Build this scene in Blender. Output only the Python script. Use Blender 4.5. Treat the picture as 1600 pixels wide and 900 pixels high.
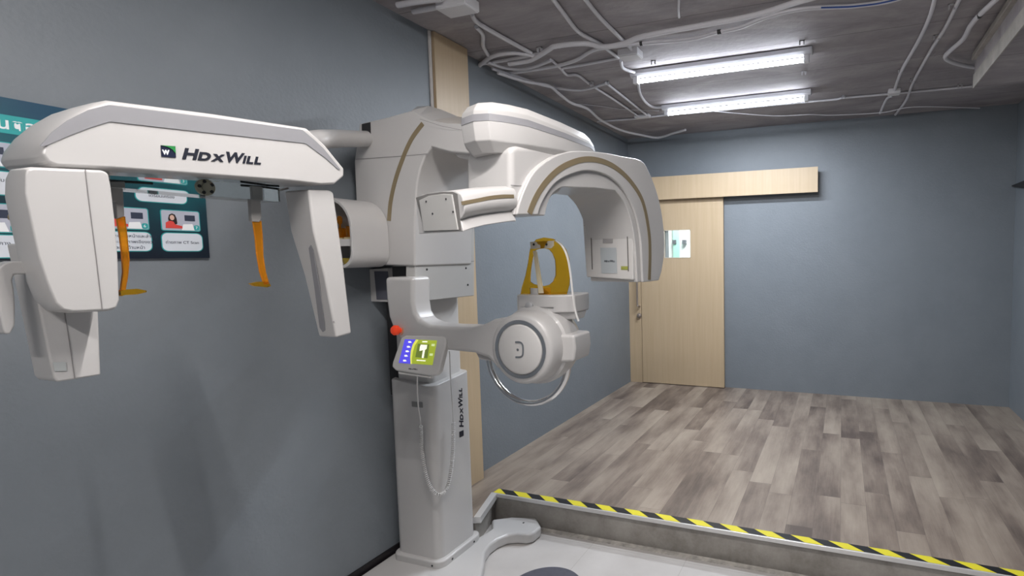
import bpy, bmesh, math, random
from mathutils import Vector as V, Matrix
random.seed(4)
S = bpy.context.scene
for o in list(bpy.data.objects): bpy.data.objects.remove(o)
COL = S.collection
R = math.radians

# ---------------------------------------------------------------- camera
FPX, YAW, PITCH, ROLL, CX = 801.12, .3241, .066, -.0135, 1047.64
EYE = V((0, 0, 1.7806))
FWD = V((-math.sin(YAW)*math.cos(PITCH), math.cos(YAW)*math.cos(PITCH), -math.sin(PITCH)))
_r = V((math.cos(YAW), math.sin(YAW), 0)); _u = _r.cross(FWD)
RT = _r*math.cos(ROLL) + _u*math.sin(ROLL); UP = -_r*math.sin(ROLL) + _u*math.cos(ROLL)
cd = bpy.data.cameras.new('camera'); cam = bpy.data.objects.new('camera', cd); COL.objects.link(cam)
cam.matrix_world = Matrix(((RT.x, UP.x, -FWD.x, 0), (RT.y, UP.y, -FWD.y, 0), (RT.z, UP.z, -FWD.z, EYE.z), (0, 0, 0, 1)))
cd.sensor_fit = 'HORIZONTAL'; cd.sensor_width = 36; cd.lens = FPX*36/1600
cd.shift_x = -(CX-800)/1600; cd.clip_start = .02
S.camera = cam
# ---------------------------------------------------------------- world, exposure
w = bpy.data.worlds.new('world'); S.world = w; w.use_nodes = True
w.node_tree.nodes['Background'].inputs[0].default_value = (.55, .6, .7, 1)
w.node_tree.nodes['Background'].inputs[1].default_value = .12
S.view_settings.view_transform = 'Standard'; S.view_settings.look = 'None'
S.view_settings.gamma = 1; S.view_settings.exposure = 0.16
try: S.view_settings.use_curve_mapping = False
except Exception: pass
TUBE_L = 26         # radiance of the fluorescent tubes over the raised floor
TUBE_F = 62         # radiance of the warmer tubes behind the viewer
DOWN_W, DOWN_F = 45, 33   # downward share of each batten's light, watts
# ---------------------------------------------------------------- room numbers
XL, XN, YB, XR, YF = -2.527, -2.479, 5.944, 1.617, -1.9   # far left wall, near left wall, back wall, right wall, wall behind
ZC, ZS, YS, YP = 3.205, .1806, 2.819, 2.685               # ceiling, raised floor, its edge, pilaster start

# ---------------------------------------------------------------- helpers
def ray(px, py): return FWD + RT*((px-CX)/FPX) - UP*((py-450)/FPX)
def at(px, py, x=None, y=None, z=None):
    d = ray(px, py)
    t = (x-EYE.x)/d.x if x is not None else (y-EYE.y)/d.y if y is not None else (z-EYE.z)/d.z
    return EYE + d*t
def atp(px, py, O, n):
    d = ray(px, py); return EYE + d*((O-EYE).dot(n)/d.dot(n))

MATS = {}
def mat(name, col, rough=.5, metal=0, emit=None, estr=0, trans=0, ior=1.45, coat=0, bump=0, bscale=200, mottle=0, mscale=3, spec=.5):
    if name in MATS: return MATS[name]
    m = bpy.data.materials.new(name); m.use_nodes = True; nt = m.node_tree; b = nt.nodes['Principled BSDF']
    b.inputs['Base Color'].default_value = (*col, 1); b.inputs['Roughness'].default_value = rough
    b.inputs['Metallic'].default_value = metal; b.inputs['IOR'].default_value = ior
    b.inputs['Transmission Weight'].default_value = trans; b.inputs['Coat Weight'].default_value = coat
    b.inputs['Specular IOR Level'].default_value = spec
    if emit: b.inputs['Emission Color'].default_value = (*emit, 1); b.inputs['Emission Strength'].default_value = estr
    tc = nt.nodes.new('ShaderNodeTexCoord')
    n = nt.nodes.new('ShaderNodeTexNoise'); n.inputs['Scale'].default_value = mscale; n.inputs['Detail'].default_value = 6
    nt.links.new(tc.outputs['Object'], n.inputs['Vector'])
    mr = nt.nodes.new('ShaderNodeMapRange'); mr.inputs[1].default_value = .3; mr.inputs[2].default_value = .7
    mr.inputs[3].default_value = 1-max(mottle, .02); mr.inputs[4].default_value = 1+max(mottle, .02)
    nt.links.new(n.outputs['Fac'], mr.inputs[0])
    vm = nt.nodes.new('ShaderNodeVectorMath'); vm.operation = 'SCALE'; vm.inputs[0].default_value = col
    nt.links.new(mr.outputs[0], vm.inputs['Scale']); nt.links.new(vm.outputs[0], b.inputs['Base Color'])
    if bump:
        n2 = nt.nodes.new('ShaderNodeTexNoise'); n2.inputs['Scale'].default_value = bscale; n2.inputs['Detail'].default_value = 4
        nt.links.new(tc.outputs['Object'], n2.inputs['Vector'])
        bp = nt.nodes.new('ShaderNodeBump'); bp.inputs['Strength'].default_value = bump; bp.inputs['Distance'].default_value = .01
        nt.links.new(n2.outputs['Fac'], bp.inputs['Height']); nt.links.new(bp.outputs[0], b.inputs['Normal'])
    MATS[name] = m; return m

def wpos(o):
    p = V((0, 0, 0))
    while o: p += o.location; o = o.parent
    return p
def tag(o, label=None, cat=None, group=None, kind=None):
    if label: o['label'] = label
    if cat: o['category'] = cat
    if group: o['group'] = group
    if kind: o['kind'] = kind
    return o
def empty(name, loc, label=None, cat=None, group=None):
    o = bpy.data.objects.new(name, None); o.location = loc; o.empty_display_size = .1; COL.objects.link(o)
    return tag(o, label, cat, group)
def obj(name, bm, m, parent=None, bevel=0, seg=3, smooth=True, keep=False, label=None, cat=None, group=None, kind=None, ang=30):
    bmesh.ops.remove_doubles(bm, verts=bm.verts, dist=1e-5)
    bmesh.ops.recalc_face_normals(bm, faces=bm.faces)
    me = bpy.data.meshes.new(name); 
    if parent: off = wpos(parent)
    elif keep: off = V((0, 0, 0))
    else:
        xs = [v.co for v in bm.verts]
        off = V(((min(c.x for c in xs)+max(c.x for c in xs))/2, (min(c.y for c in xs)+max(c.y for c in xs))/2, min(c.z for c in xs)))
    bm.transform(Matrix.Translation(-off)); bm.to_mesh(me); bm.free()
    ms = m if isinstance(m, (list, tuple)) else [m]
    for q in ms: me.materials.append(q)
    o = bpy.data.objects.new(name, me); COL.objects.link(o)
    if parent: o.parent = parent
    else: o.location = off
    if smooth:
        for p in me.polygons: p.use_smooth = True
        if not bevel: me.set_sharp_from_angle(angle=R(40))
    if bevel:
        b = o.modifiers.new('bevel', 'BEVEL'); b.width = bevel; b.segments = seg; b.limit_method = 'ANGLE'
        b.angle_limit = R(ang); b.harden_normals = True; b.use_clamp_overlap = True
    return tag(o, label, cat, group, kind)
def B(): return bmesh.new()
def prism(pts, vec, bm=None):
    bm = bm or B(); vec = V(vec)
    a = [bm.verts.new(p) for p in pts]; b = [bm.verts.new(V(p)+vec) for p in pts]
    bm.faces.new(a); bm.faces.new(b[::-1]); n = len(a)
    for i in range(n): bm.faces.new((a[i], b[i], b[(i+1) % n], a[(i+1) % n]))
    return bm
def box(lo, hi, bm=None):
    (x0, y0, z0), (x1, y1, z1) = lo, hi
    return prism([(x0, y0, z0), (x1, y0, z0), (x1, y1, z0), (x0, y1, z0)], (0, 0, z1-z0), bm)
def loft(rings, bm=None, caps=True):
    bm = bm or B(); vs = [[bm.verts.new(p) for p in r] for r in rings]; n = len(rings[0])
    for a, b in zip(vs, vs[1:]):
        for i in range(n): bm.faces.new((a[i], a[(i+1) % n], b[(i+1) % n], b[i]))
    if caps: bm.faces.new(vs[0][::-1]); bm.faces.new(vs[-1])
    return bm
def smoothpath(pts, sub=6):
    pts = [V(p) for p in pts]
    if len(pts) < 3: return pts
    out = []
    for i in range(len(pts)-1):
        p0, p1, p2, p3 = pts[max(i-1, 0)], pts[i], pts[i+1], pts[min(i+2, len(pts)-1)]
        for k in range(sub):
            t = k/sub
            out.append(.5*((2*p1)+(p2-p0)*t+(2*p0-5*p1+4*p2-p3)*t*t+(3*p1-p0-3*p2+p3)*t**3))
    out.append(pts[-1]); return out
def tube(pts, r, sides=12, bm=None, sub=6, flat=1.0):
    P = smoothpath(pts, sub); rs = r if isinstance(r, (list, tuple)) else [r]*len(P)
    if len(rs) != len(P): rs = [rs[min(int(i*len(rs)/len(P)), len(rs)-1)] for i in range(len(P))]
    rings = []; nrm = None
    for i, p in enumerate(P):
        t = (P[min(i+1, len(P)-1)]-P[max(i-1, 0)]).normalized()
        if nrm is None:
            nrm = t.orthogonal().normalized() if abs(t.z) > .95 else V((0, 0, 1)).cross(t).normalized()
        nrm = (nrm - t*nrm.dot(t)).normalized(); bn = t.cross(nrm)
        rings.append([p + nrm*(rs[i]*math.cos(a)) + bn*(rs[i]*flat*math.sin(a)) for a in [2*math.pi*k/sides for k in range(sides)]])
    return loft(rings, bm)
def cyl(c, axis, r, h, n=40, bm=None, r2=None):
    c = V(c); ax = V(axis).normalized(); u = ax.orthogonal().normalized(); v = ax.cross(u); r2 = r if r2 is None else r2
    ring = lambda cc, rr: [cc+u*(rr*math.cos(2*math.pi*k/n))+v*(rr*math.sin(2*math.pi*k/n)) for k in range(n)]
    return loft([ring(c, r), ring(c+ax*h, r2)], bm)
def lathe(c, axis, prof, n=56, bm=None):
    c = V(c); ax = V(axis).normalized(); u = ax.orthogonal().normalized(); v = ax.cross(u)
    return loft([[c+ax*h+u*(rr*math.cos(2*math.pi*k/n))+v*(rr*math.sin(2*math.pi*k/n)) for k in range(n)] for h, rr in prof], bm)
def band(outer, inner, vec, bm=None):   # ribbon between two polylines, given thickness
    bm = bm or B(); vec = V(vec)
    for i in range(len(outer)-1):
        prism([outer[i], outer[i+1], inner[i+1], inner[i]], vec, bm)
    return bm
def ribbon(center, width, nrm, vec, bm=None):
    P = [V(p) for p in center]; o, n_ = [], []
    for i, p in enumerate(P):
        t = (P[min(i+1, len(P)-1)]-P[max(i-1, 0)]).normalized(); s = V(nrm).cross(t).normalized()
        o.append(p+s*width/2); n_.append(p-s*width/2)
    bm = bm or B(); vec = V(vec)
    rings = [[a, b, b+vec, a+vec] for a, b in zip(o, n_)]
    return loft(rings, bm)
def rrect(c, h, v, wd, ht, r, seg=5):   # rounded rectangle points about c in axes h, v
    pts = []
    for sx, sy, a0 in ((1, 1, 0), (-1, 1, 90), (-1, -1, 180), (1, -1, 270)):
        for k in range(seg+1):
            a = R(a0+90*k/seg); pts.append(V(c)+V(h)*(sx*(wd/2-r)+r*math.cos(a))+V(v)*(sy*(ht/2-r)+r*math.sin(a)))
    return pts
def text_obj(name, body, origin, h, v, size, m, parent, shear=0, depth=.0008, width=None, bold=0, label=None, align='LEFT', spacing=1):
    cu = bpy.data.curves.new(name, 'FONT'); cu.body = body; cu.size = size; cu.shear = shear; cu.extrude = depth
    cu.offset = bold; cu.align_x = align; cu.space_character = spacing
    to = bpy.data.objects.new('tmp', cu); COL.objects.link(to)
    dg = bpy.context.evaluated_depsgraph_get(); dg.update()
    me = bpy.data.meshes.new_from_object(to.evaluated_get(dg)); bpy.data.objects.remove(to)
    h = V(h).normalized(); v = V(v).normalized(); n = h.cross(v)
    bm = B(); bm.from_mesh(me)
    if width and bm.verts:
        xs = [q.co.x for q in bm.verts]; s = width/(max(xs)-min(xs)); x0 = min(xs)
        for q in bm.verts: q.co.x = (q.co.x-(x0 if align == 'LEFT' else 0))*s
    M = Matrix(((h.x, v.x, n.x, origin[0]), (h.y, v.y, n.y, origin[1]), (h.z, v.z, n.z, origin[2]), (0, 0, 0, 1)))
    bm.transform(M)
    return obj(name, bm, m, parent, smooth=False, label=label)
def wordmark(name, origin, h, v, size, m, parent, width, shear=.3, bold=.0012, depth=.0008):
    bm = B(); x = 0; h = V(h).normalized(); v = V(v).normalized(); n = h.cross(v)
    for ch, k, wd in (('H', 1, 1.15), ('D', .74, 1.25), ('X', .66, 1.15), ('W', 1.0, 1.0), ('I', .74, 1), ('L', .74, 1.15), ('L', .74, 1.15)):
        cu = bpy.data.curves.new('c', 'FONT'); cu.body = ch; cu.size = size*k; cu.extrude = depth; cu.offset = bold
        to = bpy.data.objects.new('tmp', cu); COL.objects.link(to)
        dg = bpy.context.evaluated_depsgraph_get(); dg.update()
        me = bpy.data.meshes.new_from_object(to.evaluated_get(dg)); bpy.data.objects.remove(to)
        b2 = B(); b2.from_mesh(me); x0 = min(q_.co.x for q_ in b2.verts); x1 = max(q_.co.x for q_ in b2.verts)
        for q_ in b2.verts: q_.co.x = x+(q_.co.x-x0)*wd
        x += (x1-x0)*wd+size*(.02 if ch in 'XW' else .085); b2.to_mesh(me); b2.free(); bm.from_mesh(me)
    for q_ in bm.verts: q_.co.x += q_.co.y*shear
    xs = [q_.co.x for q_ in bm.verts]; x0 = min(xs); s_ = width/(max(xs)-x0)
    for q_ in bm.verts: q_.co.x = (q_.co.x-x0)*s_
    bm.transform(Matrix(((h.x, v.x, n.x, origin[0]), (h.y, v.y, n.y, origin[1]), (h.z, v.z, n.z, origin[2]), (0, 0, 0, 1))))
    return obj(name, bm, m, parent, smooth=False)
X, Y, Z = V((1, 0, 0)), V((0, 1, 0)), V((0, 0, 1))

# ---------------------------------------------------------------- materials
WHITE = mat('machine_white', (.47, .461, .455), .32, coat=.25)
WHITE2 = mat('machine_warm_white', (.52, .51, .50), .38)
PLATE = mat('plate_grey', (.40, .395, .385), .45)
GREYBAND = mat('grey_band', (.235, .235, .25), .5)
GOLD = mat('gold_stripe', (.27, .215, .13), .4, metal=.35)
DARK = mat('dark_gap', (.02, .02, .022), .6)
BLACKINK = mat('black_ink', (.008, .01, .02), .5)
CHROME = mat('chrome', (.75, .75, .76), .12, metal=1)
ALU = mat('aluminium', (.66, .65, .64), .32, metal=.4)
AMBER = mat('amber_acrylic', (1.0, .55, .03), .06, trans=.95, ior=1.25)
AMBER_D = mat('amber_dark', (.95, .38, .02), .12, trans=.8, ior=1.25)
CLEAR = mat('clear_acrylic', (.86, .92, .92), .03, trans=1, ior=1.22)
CONDUIT = mat('white_conduit', (.66, .65, .68), .45)
PIPEBOX = mat('junction_white', (.72, .71, .73), .5)
WOODL = None

def nodes(name):
    m = bpy.data.materials.new(name); m.use_nodes = True; return m, m.node_tree, m.node_tree.nodes['Principled BSDF']
def N_(nt, t, **k):
    n = nt.nodes.new(t)
    for a, v in k.items(): setattr(n, a, v)
    return n
def ramp(nt, stops):
    r = nt.nodes.new('ShaderNodeValToRGB'); e = r.color_ramp.elements
    while len(e) < len(stops): e.new(.5)
    for i, (p, c) in enumerate(stops): e[i].position = p; e[i].color = (*c, 1)
    return r
def math_(nt, op, a, b=None):
    n = nt.nodes.new('ShaderNodeMath'); n.operation = op
    for i, q in enumerate((a, b)):
        if q is None: continue
        if isinstance(q, (int, float)): n.inputs[i].default_value = q
        else: nt.links.new(q, n.inputs[i])
    return n.outputs[0]

def paint_mat():
    m, nt, b = nodes('blue_grey_paint'); L = nt.links
    tc = N_(nt, 'ShaderNodeTexCoord')
    n = N_(nt, 'ShaderNodeTexNoise'); n.inputs['Scale'].default_value = 2.2; n.inputs['Detail'].default_value = 8; n.inputs['Roughness'].default_value = .65
    L.new(tc.outputs['Object'], n.inputs['Vector'])
    r = ramp(nt, [(.3, (.165, .186, .207)), (.7, (.188, .209, .230))]); L.new(n.outputs['Fac'], r.inputs[0])
    L.new(r.outputs[0], b.inputs['Base Color']); b.inputs['Roughness'].default_value = .5
    n2 = N_(nt, 'ShaderNodeTexNoise'); n2.inputs['Scale'].default_value = 60; n2.inputs['Detail'].default_value = 5
    L.new(tc.outputs['Object'], n2.inputs['Vector'])
    bp = N_(nt, 'ShaderNodeBump'); bp.inputs['Strength'].default_value = .25; bp.inputs['Distance'].default_value = .006
    L.new(n2.outputs['Fac'], bp.inputs['Height']); L.new(bp.outputs[0], b.inputs['Normal'])
    return m
def concrete_mat():
    m, nt, b = nodes('raw_concrete'); L = nt.links
    tc = N_(nt, 'ShaderNodeTexCoord'); mp = N_(nt, 'ShaderNodeMapping'); mp.inputs['Scale'].default_value = (.8, 2.0, 1)
    L.new(tc.outputs['Object'], mp.inputs[0])
    n = N_(nt, 'ShaderNodeTexNoise'); n.inputs['Scale'].default_value = 1.6; n.inputs['Detail'].default_value = 10; n.inputs['Roughness'].default_value = .68
    n.inputs['Distortion'].default_value = .6
    L.new(mp.outputs[0], n.inputs['Vector'])
    r = ramp(nt, [(.28, (.22, .20, .21)), (.5, (.33, .305, .315)), (.72, (.46, .43, .435))]); L.new(n.outputs['Fac'], r.inputs[0])
    # formwork board lines every 0.6 m
    sx = N_(nt, 'ShaderNodeSeparateXYZ'); L.new(tc.outputs['Object'], sx.inputs[0])
    f = math_(nt, 'FRACT', math_(nt, 'MULTIPLY', sx.outputs['Y'], 1/.61)); ln = math_(nt, 'LESS_THAN', f, .012)
    mx = N_(nt, 'ShaderNodeMix', data_type='RGBA'); L.new(math_(nt, 'MULTIPLY', ln, .5), mx.inputs[0]); L.new(r.outputs[0], mx.inputs[6])
    mx.inputs[7].default_value = (.06, .055, .055, 1)
    L.new(mx.outputs[2], b.inputs['Base Color']); b.inputs['Roughness'].default_value = .75
    n2 = N_(nt, 'ShaderNodeTexNoise'); n2.inputs['Scale'].default_value = 25; n2.inputs['Detail'].default_value = 8
    L.new(tc.outputs['Object'], n2.inputs['Vector'])
    bp = N_(nt, 'ShaderNodeBump'); bp.inputs['Strength'].default_value = .4; bp.inputs['Distance'].default_value = .01
    L.new(n2.outputs['Fac'], bp.inputs['Height']); L.new(bp.outputs[0], b.inputs['Normal'])
    return m
def plank_mat():
    m, nt, b = nodes('grey_oak_planks'); L = nt.links
    W, LN = .152, 1.22
    tc = N_(nt, 'ShaderNodeTexCoord'); s = N_(nt, 'ShaderNodeSeparateXYZ'); L.new(tc.outputs['Object'], s.inputs[0])
    u = math_(nt, 'MULTIPLY', s.outputs['X'], 1/W); row = math_(nt, 'FLOOR', u)
    wn = N_(nt, 'ShaderNodeTexWhiteNoise', noise_dimensions='1D'); L.new(row, wn.inputs['W'])
    v = math_(nt, 'ADD', math_(nt, 'MULTIPLY', s.outputs['Y'], 1/LN), math_(nt, 'MULTIPLY', wn.outputs['Value'], 7.3)); pl = math_(nt, 'FLOOR', v)
    cb = N_(nt, 'ShaderNodeCombineXYZ'); L.new(row, cb.inputs[0]); L.new(pl, cb.inputs[1])
    wn2 = N_(nt, 'ShaderNodeTexWhiteNoise', noise_dimensions='3D'); L.new(cb.outputs[0], wn2.inputs['Vector'])
    # shift the grain per plank so smoke and streaks break at the joints
    add = N_(nt, 'ShaderNodeVectorMath', operation='ADD'); sc = N_(nt, 'ShaderNodeVectorMath', operation='SCALE'); sc.inputs['Scale'].default_value = 9
    L.new(wn2.outputs['Color'], sc.inputs[0]); L.new(tc.outputs['Object'], add.inputs[0]); L.new(sc.outputs[0], add.inputs[1])
    def noise(scale, sc_, det, rough=.6):
        mp = N_(nt, 'ShaderNodeMapping'); mp.inputs['Scale'].default_value = sc_; L.new(add.outputs[0], mp.inputs[0])
        n = N_(nt, 'ShaderNodeTexNoise'); n.inputs['Scale'].default_value = scale; n.inputs['Detail'].default_value = det; n.inputs['Roughness'].default_value = rough
        L.new(mp.outputs[0], n.inputs['Vector']); return n.outputs['Fac']
    smoke = noise(1, (5.5, 1.3, 1), 3, .5); grain = noise(1, (90, 5, 1), 6, .7); spots = noise(1, (14, 5, 1), 5, .7)
    f = math_(nt, 'ADD', math_(nt, 'ADD', math_(nt, 'MULTIPLY', smoke, .86), .07), math_(nt, 'MULTIPLY', math_(nt, 'SUBTRACT', wn2.outputs['Value'], .5), .22))
    f = math_(nt, 'ADD', f, math_(nt, 'MULTIPLY', math_(nt, 'SUBTRACT', grain, .5), .22))
    f = math_(nt, 'ADD', f, math_(nt, 'MULTIPLY', math_(nt, 'SUBTRACT', spots, .5), .22))
    r = ramp(nt, [(.28, (.10, .076, .064)), (.43, (.19, .150, .122)), (.56, (.268, .219, .177)), (.74, (.35, .294, .238))]); L.new(f, r.inputs[0])
    fu = math_(nt, 'FRACT', u); fv = math_(nt, 'FRACT', v)
    j = math_(nt, 'MAXIMUM', math_(nt, 'LESS_THAN', fu, .014), math_(nt, 'LESS_THAN', fv, .003))
    mx = N_(nt, 'ShaderNodeMix', data_type='RGBA'); L.new(math_(nt, 'MULTIPLY', j, .45), mx.inputs[0]); L.new(r.outputs[0], mx.inputs[6]); mx.inputs[7].default_value = (.07, .055, .05, 1)
    L.new(mx.outputs[2], b.inputs['Base Color']); b.inputs['Roughness'].default_value = .42
    bp = N_(nt, 'ShaderNodeBump'); bp.inputs['Strength'].default_value = .15; bp.inputs['Distance'].default_value = .002
    L.new(grain, bp.inputs['Height']); L.new(bp.outputs[0], b.inputs['Normal'])
    return m
def tile_mat():
    m, nt, b = nodes('white_tiles'); L = nt.links
    tc = N_(nt, 'ShaderNodeTexCoord'); s = N_(nt, 'ShaderNodeSeparateXYZ'); L.new(tc.outputs['Object'], s.inputs[0])
    fx = math_(nt, 'FRACT', math_(nt, 'ADD', math_(nt, 'MULTIPLY', s.outputs['X'], 1/.6), .42)); fy = math_(nt, 'FRACT', math_(nt, 'ADD', math_(nt, 'MULTIPLY', s.outputs['Y'], 1/.6), .46))
    j = math_(nt, 'MAXIMUM', math_(nt, 'LESS_THAN', fx, .006), math_(nt, 'LESS_THAN', fy, .006))
    n = N_(nt, 'ShaderNodeTexNoise'); n.inputs['Scale'].default_value = 4; n.inputs['Detail'].default_value = 8; L.new(tc.outputs['Object'], n.inputs['Vector'])
    r = ramp(nt, [(.3, (.43, .41, .395)), (.7, (.50, .48, .465))]); L.new(n.outputs['Fac'], r.inputs[0])
    mx = N_(nt, 'ShaderNodeMix', data_type='RGBA'); L.new(math_(nt, 'MULTIPLY', j, .6), mx.inputs[0]); L.new(r.outputs[0], mx.inputs[6]); mx.inputs[7].default_value = (.3, .28, .26, 1)
    L.new(mx.outputs[2], b.inputs['Base Color']); b.inputs['Roughness'].default_value = .3
    return m
def wood_mat(name, c0, c1):
    m, nt, b = nodes(name); L = nt.links
    tc = N_(nt, 'ShaderNodeTexCoord'); mp = N_(nt, 'ShaderNodeMapping'); mp.inputs['Scale'].default_value = (40, 40, 1.6); L.new(tc.outputs['Object'], mp.inputs[0])
    n = N_(nt, 'ShaderNodeTexNoise'); n.inputs['Scale'].default_value = 1; n.inputs['Detail'].default_value = 6; L.new(mp.outputs[0], n.inputs['Vector'])
    r = ramp(nt, [(.3, c0), (.7, c1)]); L.new(n.outputs['Fac'], r.inputs[0]); L.new(r.outputs[0], b.inputs['Base Color']); b.inputs['Roughness'].default_value = .45
    return m
def riser_mat():
    m, nt, b = nodes('stained_cement'); L = nt.links
    tc = N_(nt, 'ShaderNodeTexCoord')
    n = N_(nt, 'ShaderNodeTexNoise'); n.inputs['Scale'].default_value = 5; n.inputs['Detail'].default_value = 9; n.inputs['Roughness'].default_value = .7; L.new(tc.outputs['Object'], n.inputs['Vector'])
    r = ramp(nt, [(.3, (.19, .175, .155)), (.5, (.30, .28, .255)), (.7, (.38, .36, .33))]); L.new(n.outputs['Fac'], r.inputs[0]); L.new(r.outputs[0], b.inputs['Base Color']); b.inputs['Roughness'].default_value = .7
    return m
PAINT, CONC, PLANK, TILE, RISER = paint_mat(), concrete_mat(), plank_mat(), tile_mat(), riser_mat()
WOODL = wood_mat('pale_oak_laminate', (.47, .355, .225), (.51, .39, .255))
def hazard_mat():
    m, nt, b = nodes('hazard_tape'); L = nt.links
    tc = N_(nt, 'ShaderNodeTexCoord'); s = N_(nt, 'ShaderNodeSeparateXYZ'); L.new(tc.outputs['Object'], s.inputs[0])
    a = math_(nt, 'ADD', s.outputs['X'], math_(nt, 'MULTIPLY', s.outputs['Y'], 1.45))
    f = math_(nt, 'LESS_THAN', math_(nt, 'FRACT', math_(nt, 'ADD', math_(nt, 'MULTIPLY', a, 1/.205), .0)), .5)
    mx = N_(nt, 'ShaderNodeMix', data_type='RGBA'); L.new(f, mx.inputs[0]); mx.inputs[6].default_value = (.012, .012, .014, 1); mx.inputs[7].default_value = (.68, .60, .03, 1)
    L.new(mx.outputs[2], b.inputs['Base Color']); b.inputs['Roughness'].default_value = .4
    return m

# ================================================================= ROOM
def struct(name, bm, m, **k): return obj(name, bm, m, keep=True, smooth=False, kind='structure', **k)
struct('floor', box((XN-.1, YF-.1, -.1), (XR+.1, YS-.012, 0)), TILE)
fl = [(XL-.05, YB+.02), (XR+.05, YB+.02), (XR+.05, YS), (-2.23, YS), (-2.125, 2.505), (XN-.03, 2.505), (XN-.03, YP+.01), (XL-.05, YP+.01)]
struct('floor_raised', prism([V((x, y, ZS-.012)) for x, y in fl], (0, 0, .012)), PLANK)
rs = [(XL-.05, YB+.02), (XR+.05, YB+.02), (XR+.05, YS+.01), (-2.235, YS+.01), (-2.132, 2.51), (XN-.03, 2.51), (XN-.03, YP+.01), (XL-.05, YP+.01)]
struct('trim_1', prism([V((x, y, -.1)) for x, y in rs], (0, 0, ZS-.012+.1)), RISER)
struct('ceiling', box((XN-.2, YF-.1, ZC), (XR+.3, YB+.2, ZC+.15)), CONC)
struct('wall_left_near', box((XN-.15, YF-.1, -.1), (XN, YP, ZC)), PAINT)
struct('wall_left_far', box((XL-.15, YP, -.1), (XL, YB+.1, ZC)), PAINT)
struct('wall_right', box((XR, YF-.1, -.1), (XR+.15, YB+.1, ZC)), PAINT)
struct('wall_behind', box((XN-.1, YF-.15, -.1), (XR+.1, YF, ZC)), PAINT)
# back wall with the opening behind the door's glazed panel
wx0, wx1, wz0, wz1 = -2.052, -1.716, 1.732, 2.070
bw = B()
for lo, hi in (((XL, 0, -.1), (wx0, 0, ZC)), ((wx1, 0, -.1), (XR, 0, ZC)), ((wx0, 0, -.1), (wx1, 0, wz0)), ((wx0, 0, wz1), (wx1, 0, ZC))):
    box((lo[0], YB, lo[2]), (hi[0], YB+.12, hi[2]), bw)
struct('wall_back', bw, PAINT)
struct('baseboard_left', box((XN, YF, 0), (XN+.012, YP-.25, .1)), mat('black_skirting', (.012, .010, .012), .35))
# pilaster boards on the left wall
struct('trim_2', box((XN-.045, YP, ZS), (-2.45, 2.99, ZC-.004)), WOODL)
struct('trim_3', tube([(XN+.004, YP-.012, z) for z in [ZC-.005-.15*i for i in range(14)]], .011, 8), mat('filler_white', (.6, .57, .55), .8, bump=.8, bscale=40))
# right-hand concrete soffit below the ceiling
S1 = at(1522, 137, z=2.95)
sof = struct('trim_4', box((S1.x, 1.2, 2.951), (XR, S1.y, ZC-.002)), CONC)
lp = B(); box((S1.x-.008, 1.2, 2.945), (S1.x-.0005, S1.y, 3.04), lp); box((S1.x-.03, 1.2, 3.13), (S1.x-.0005, S1.y-.05, 3.17), lp)
struct('trim_5', lp, mat('plaster_white', (.40, .375, .345), .75, mottle=.15, mscale=12, bump=.4, bscale=60))
# dark sloping bracket shelf at the right wall's far end
sh = at(1574, 290, y=5.93)
struct('trim_6', prism([V((XR-.004, 5.93, sh.z)), V((XR-.004, 5.0, sh.z)), V((XR-.004, 5.0, sh.z-.16)), V((XR-.004, 5.93, sh.z-.01))], (-.035, 0, 0)), DARK)

# corridor seen through the door glass
cor = B(); box((-3.4, 7.4, 0), (.2, 7.5, 3), cor)
struct('wall_corridor', cor, mat('corridor_white', (.8, .82, .8), .5))
struct('floor_corridor', box((-3.4, YB+.12, .08), (.2, 7.5, ZS)), TILE)
struct('ceiling_corridor', box((-3.4, YB+.12, 2.9), (.2, 7.5, 3)), mat('corridor_white', (.8, .82, .8), .5))
struct('wall_corridor_left', box((-3.5, YB+.12, 0), (-3.4, 7.5, 3)), mat('corridor_white', (.8, .82, .8), .5))
struct('wall_corridor_right', box((.2, YB+.12, 0), (.3, 7.5, 3)), mat('corridor_white', (.8, .82, .8), .5))
A = at(1052, 380, y=7.38); A2 = at(1062, 380, y=7.38)
cab = obj('corridor_door', box((A.x, 7.36, ZS), (A2.x, 7.399, 2.7)), mat('mint_green', (.38, .66, .55), .4), bevel=.004, label='mint green door seen through the small glass pane of the wooden door', cat='door')
for px in (1054, 1069):
    q = at(px, 378, y=7.36); obj('sign_plate' if px == 1054 else 'sign', box((q.x-.03, 7.345, q.z-.03), (q.x+.03, 7.3595 if px == 1054 else 7.399, q.z+.03)), mat('sign_grey', (.12, .13, .14), .4), parent=cab if px == 1054 else None,
        label=None if px == 1054 else 'small square grey sign on the white corridor wall, seen through the door glass', cat=None if px == 1054 else 'sign')
cl = bpy.data.lights.new('corridor_lamp', 'AREA'); cl.energy = 65; cl.size = .8; clo = bpy.data.objects.new('corridor_lamp', cl); COL.objects.link(clo); clo.location = (-1.8, 6.8, 2.88)

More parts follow.
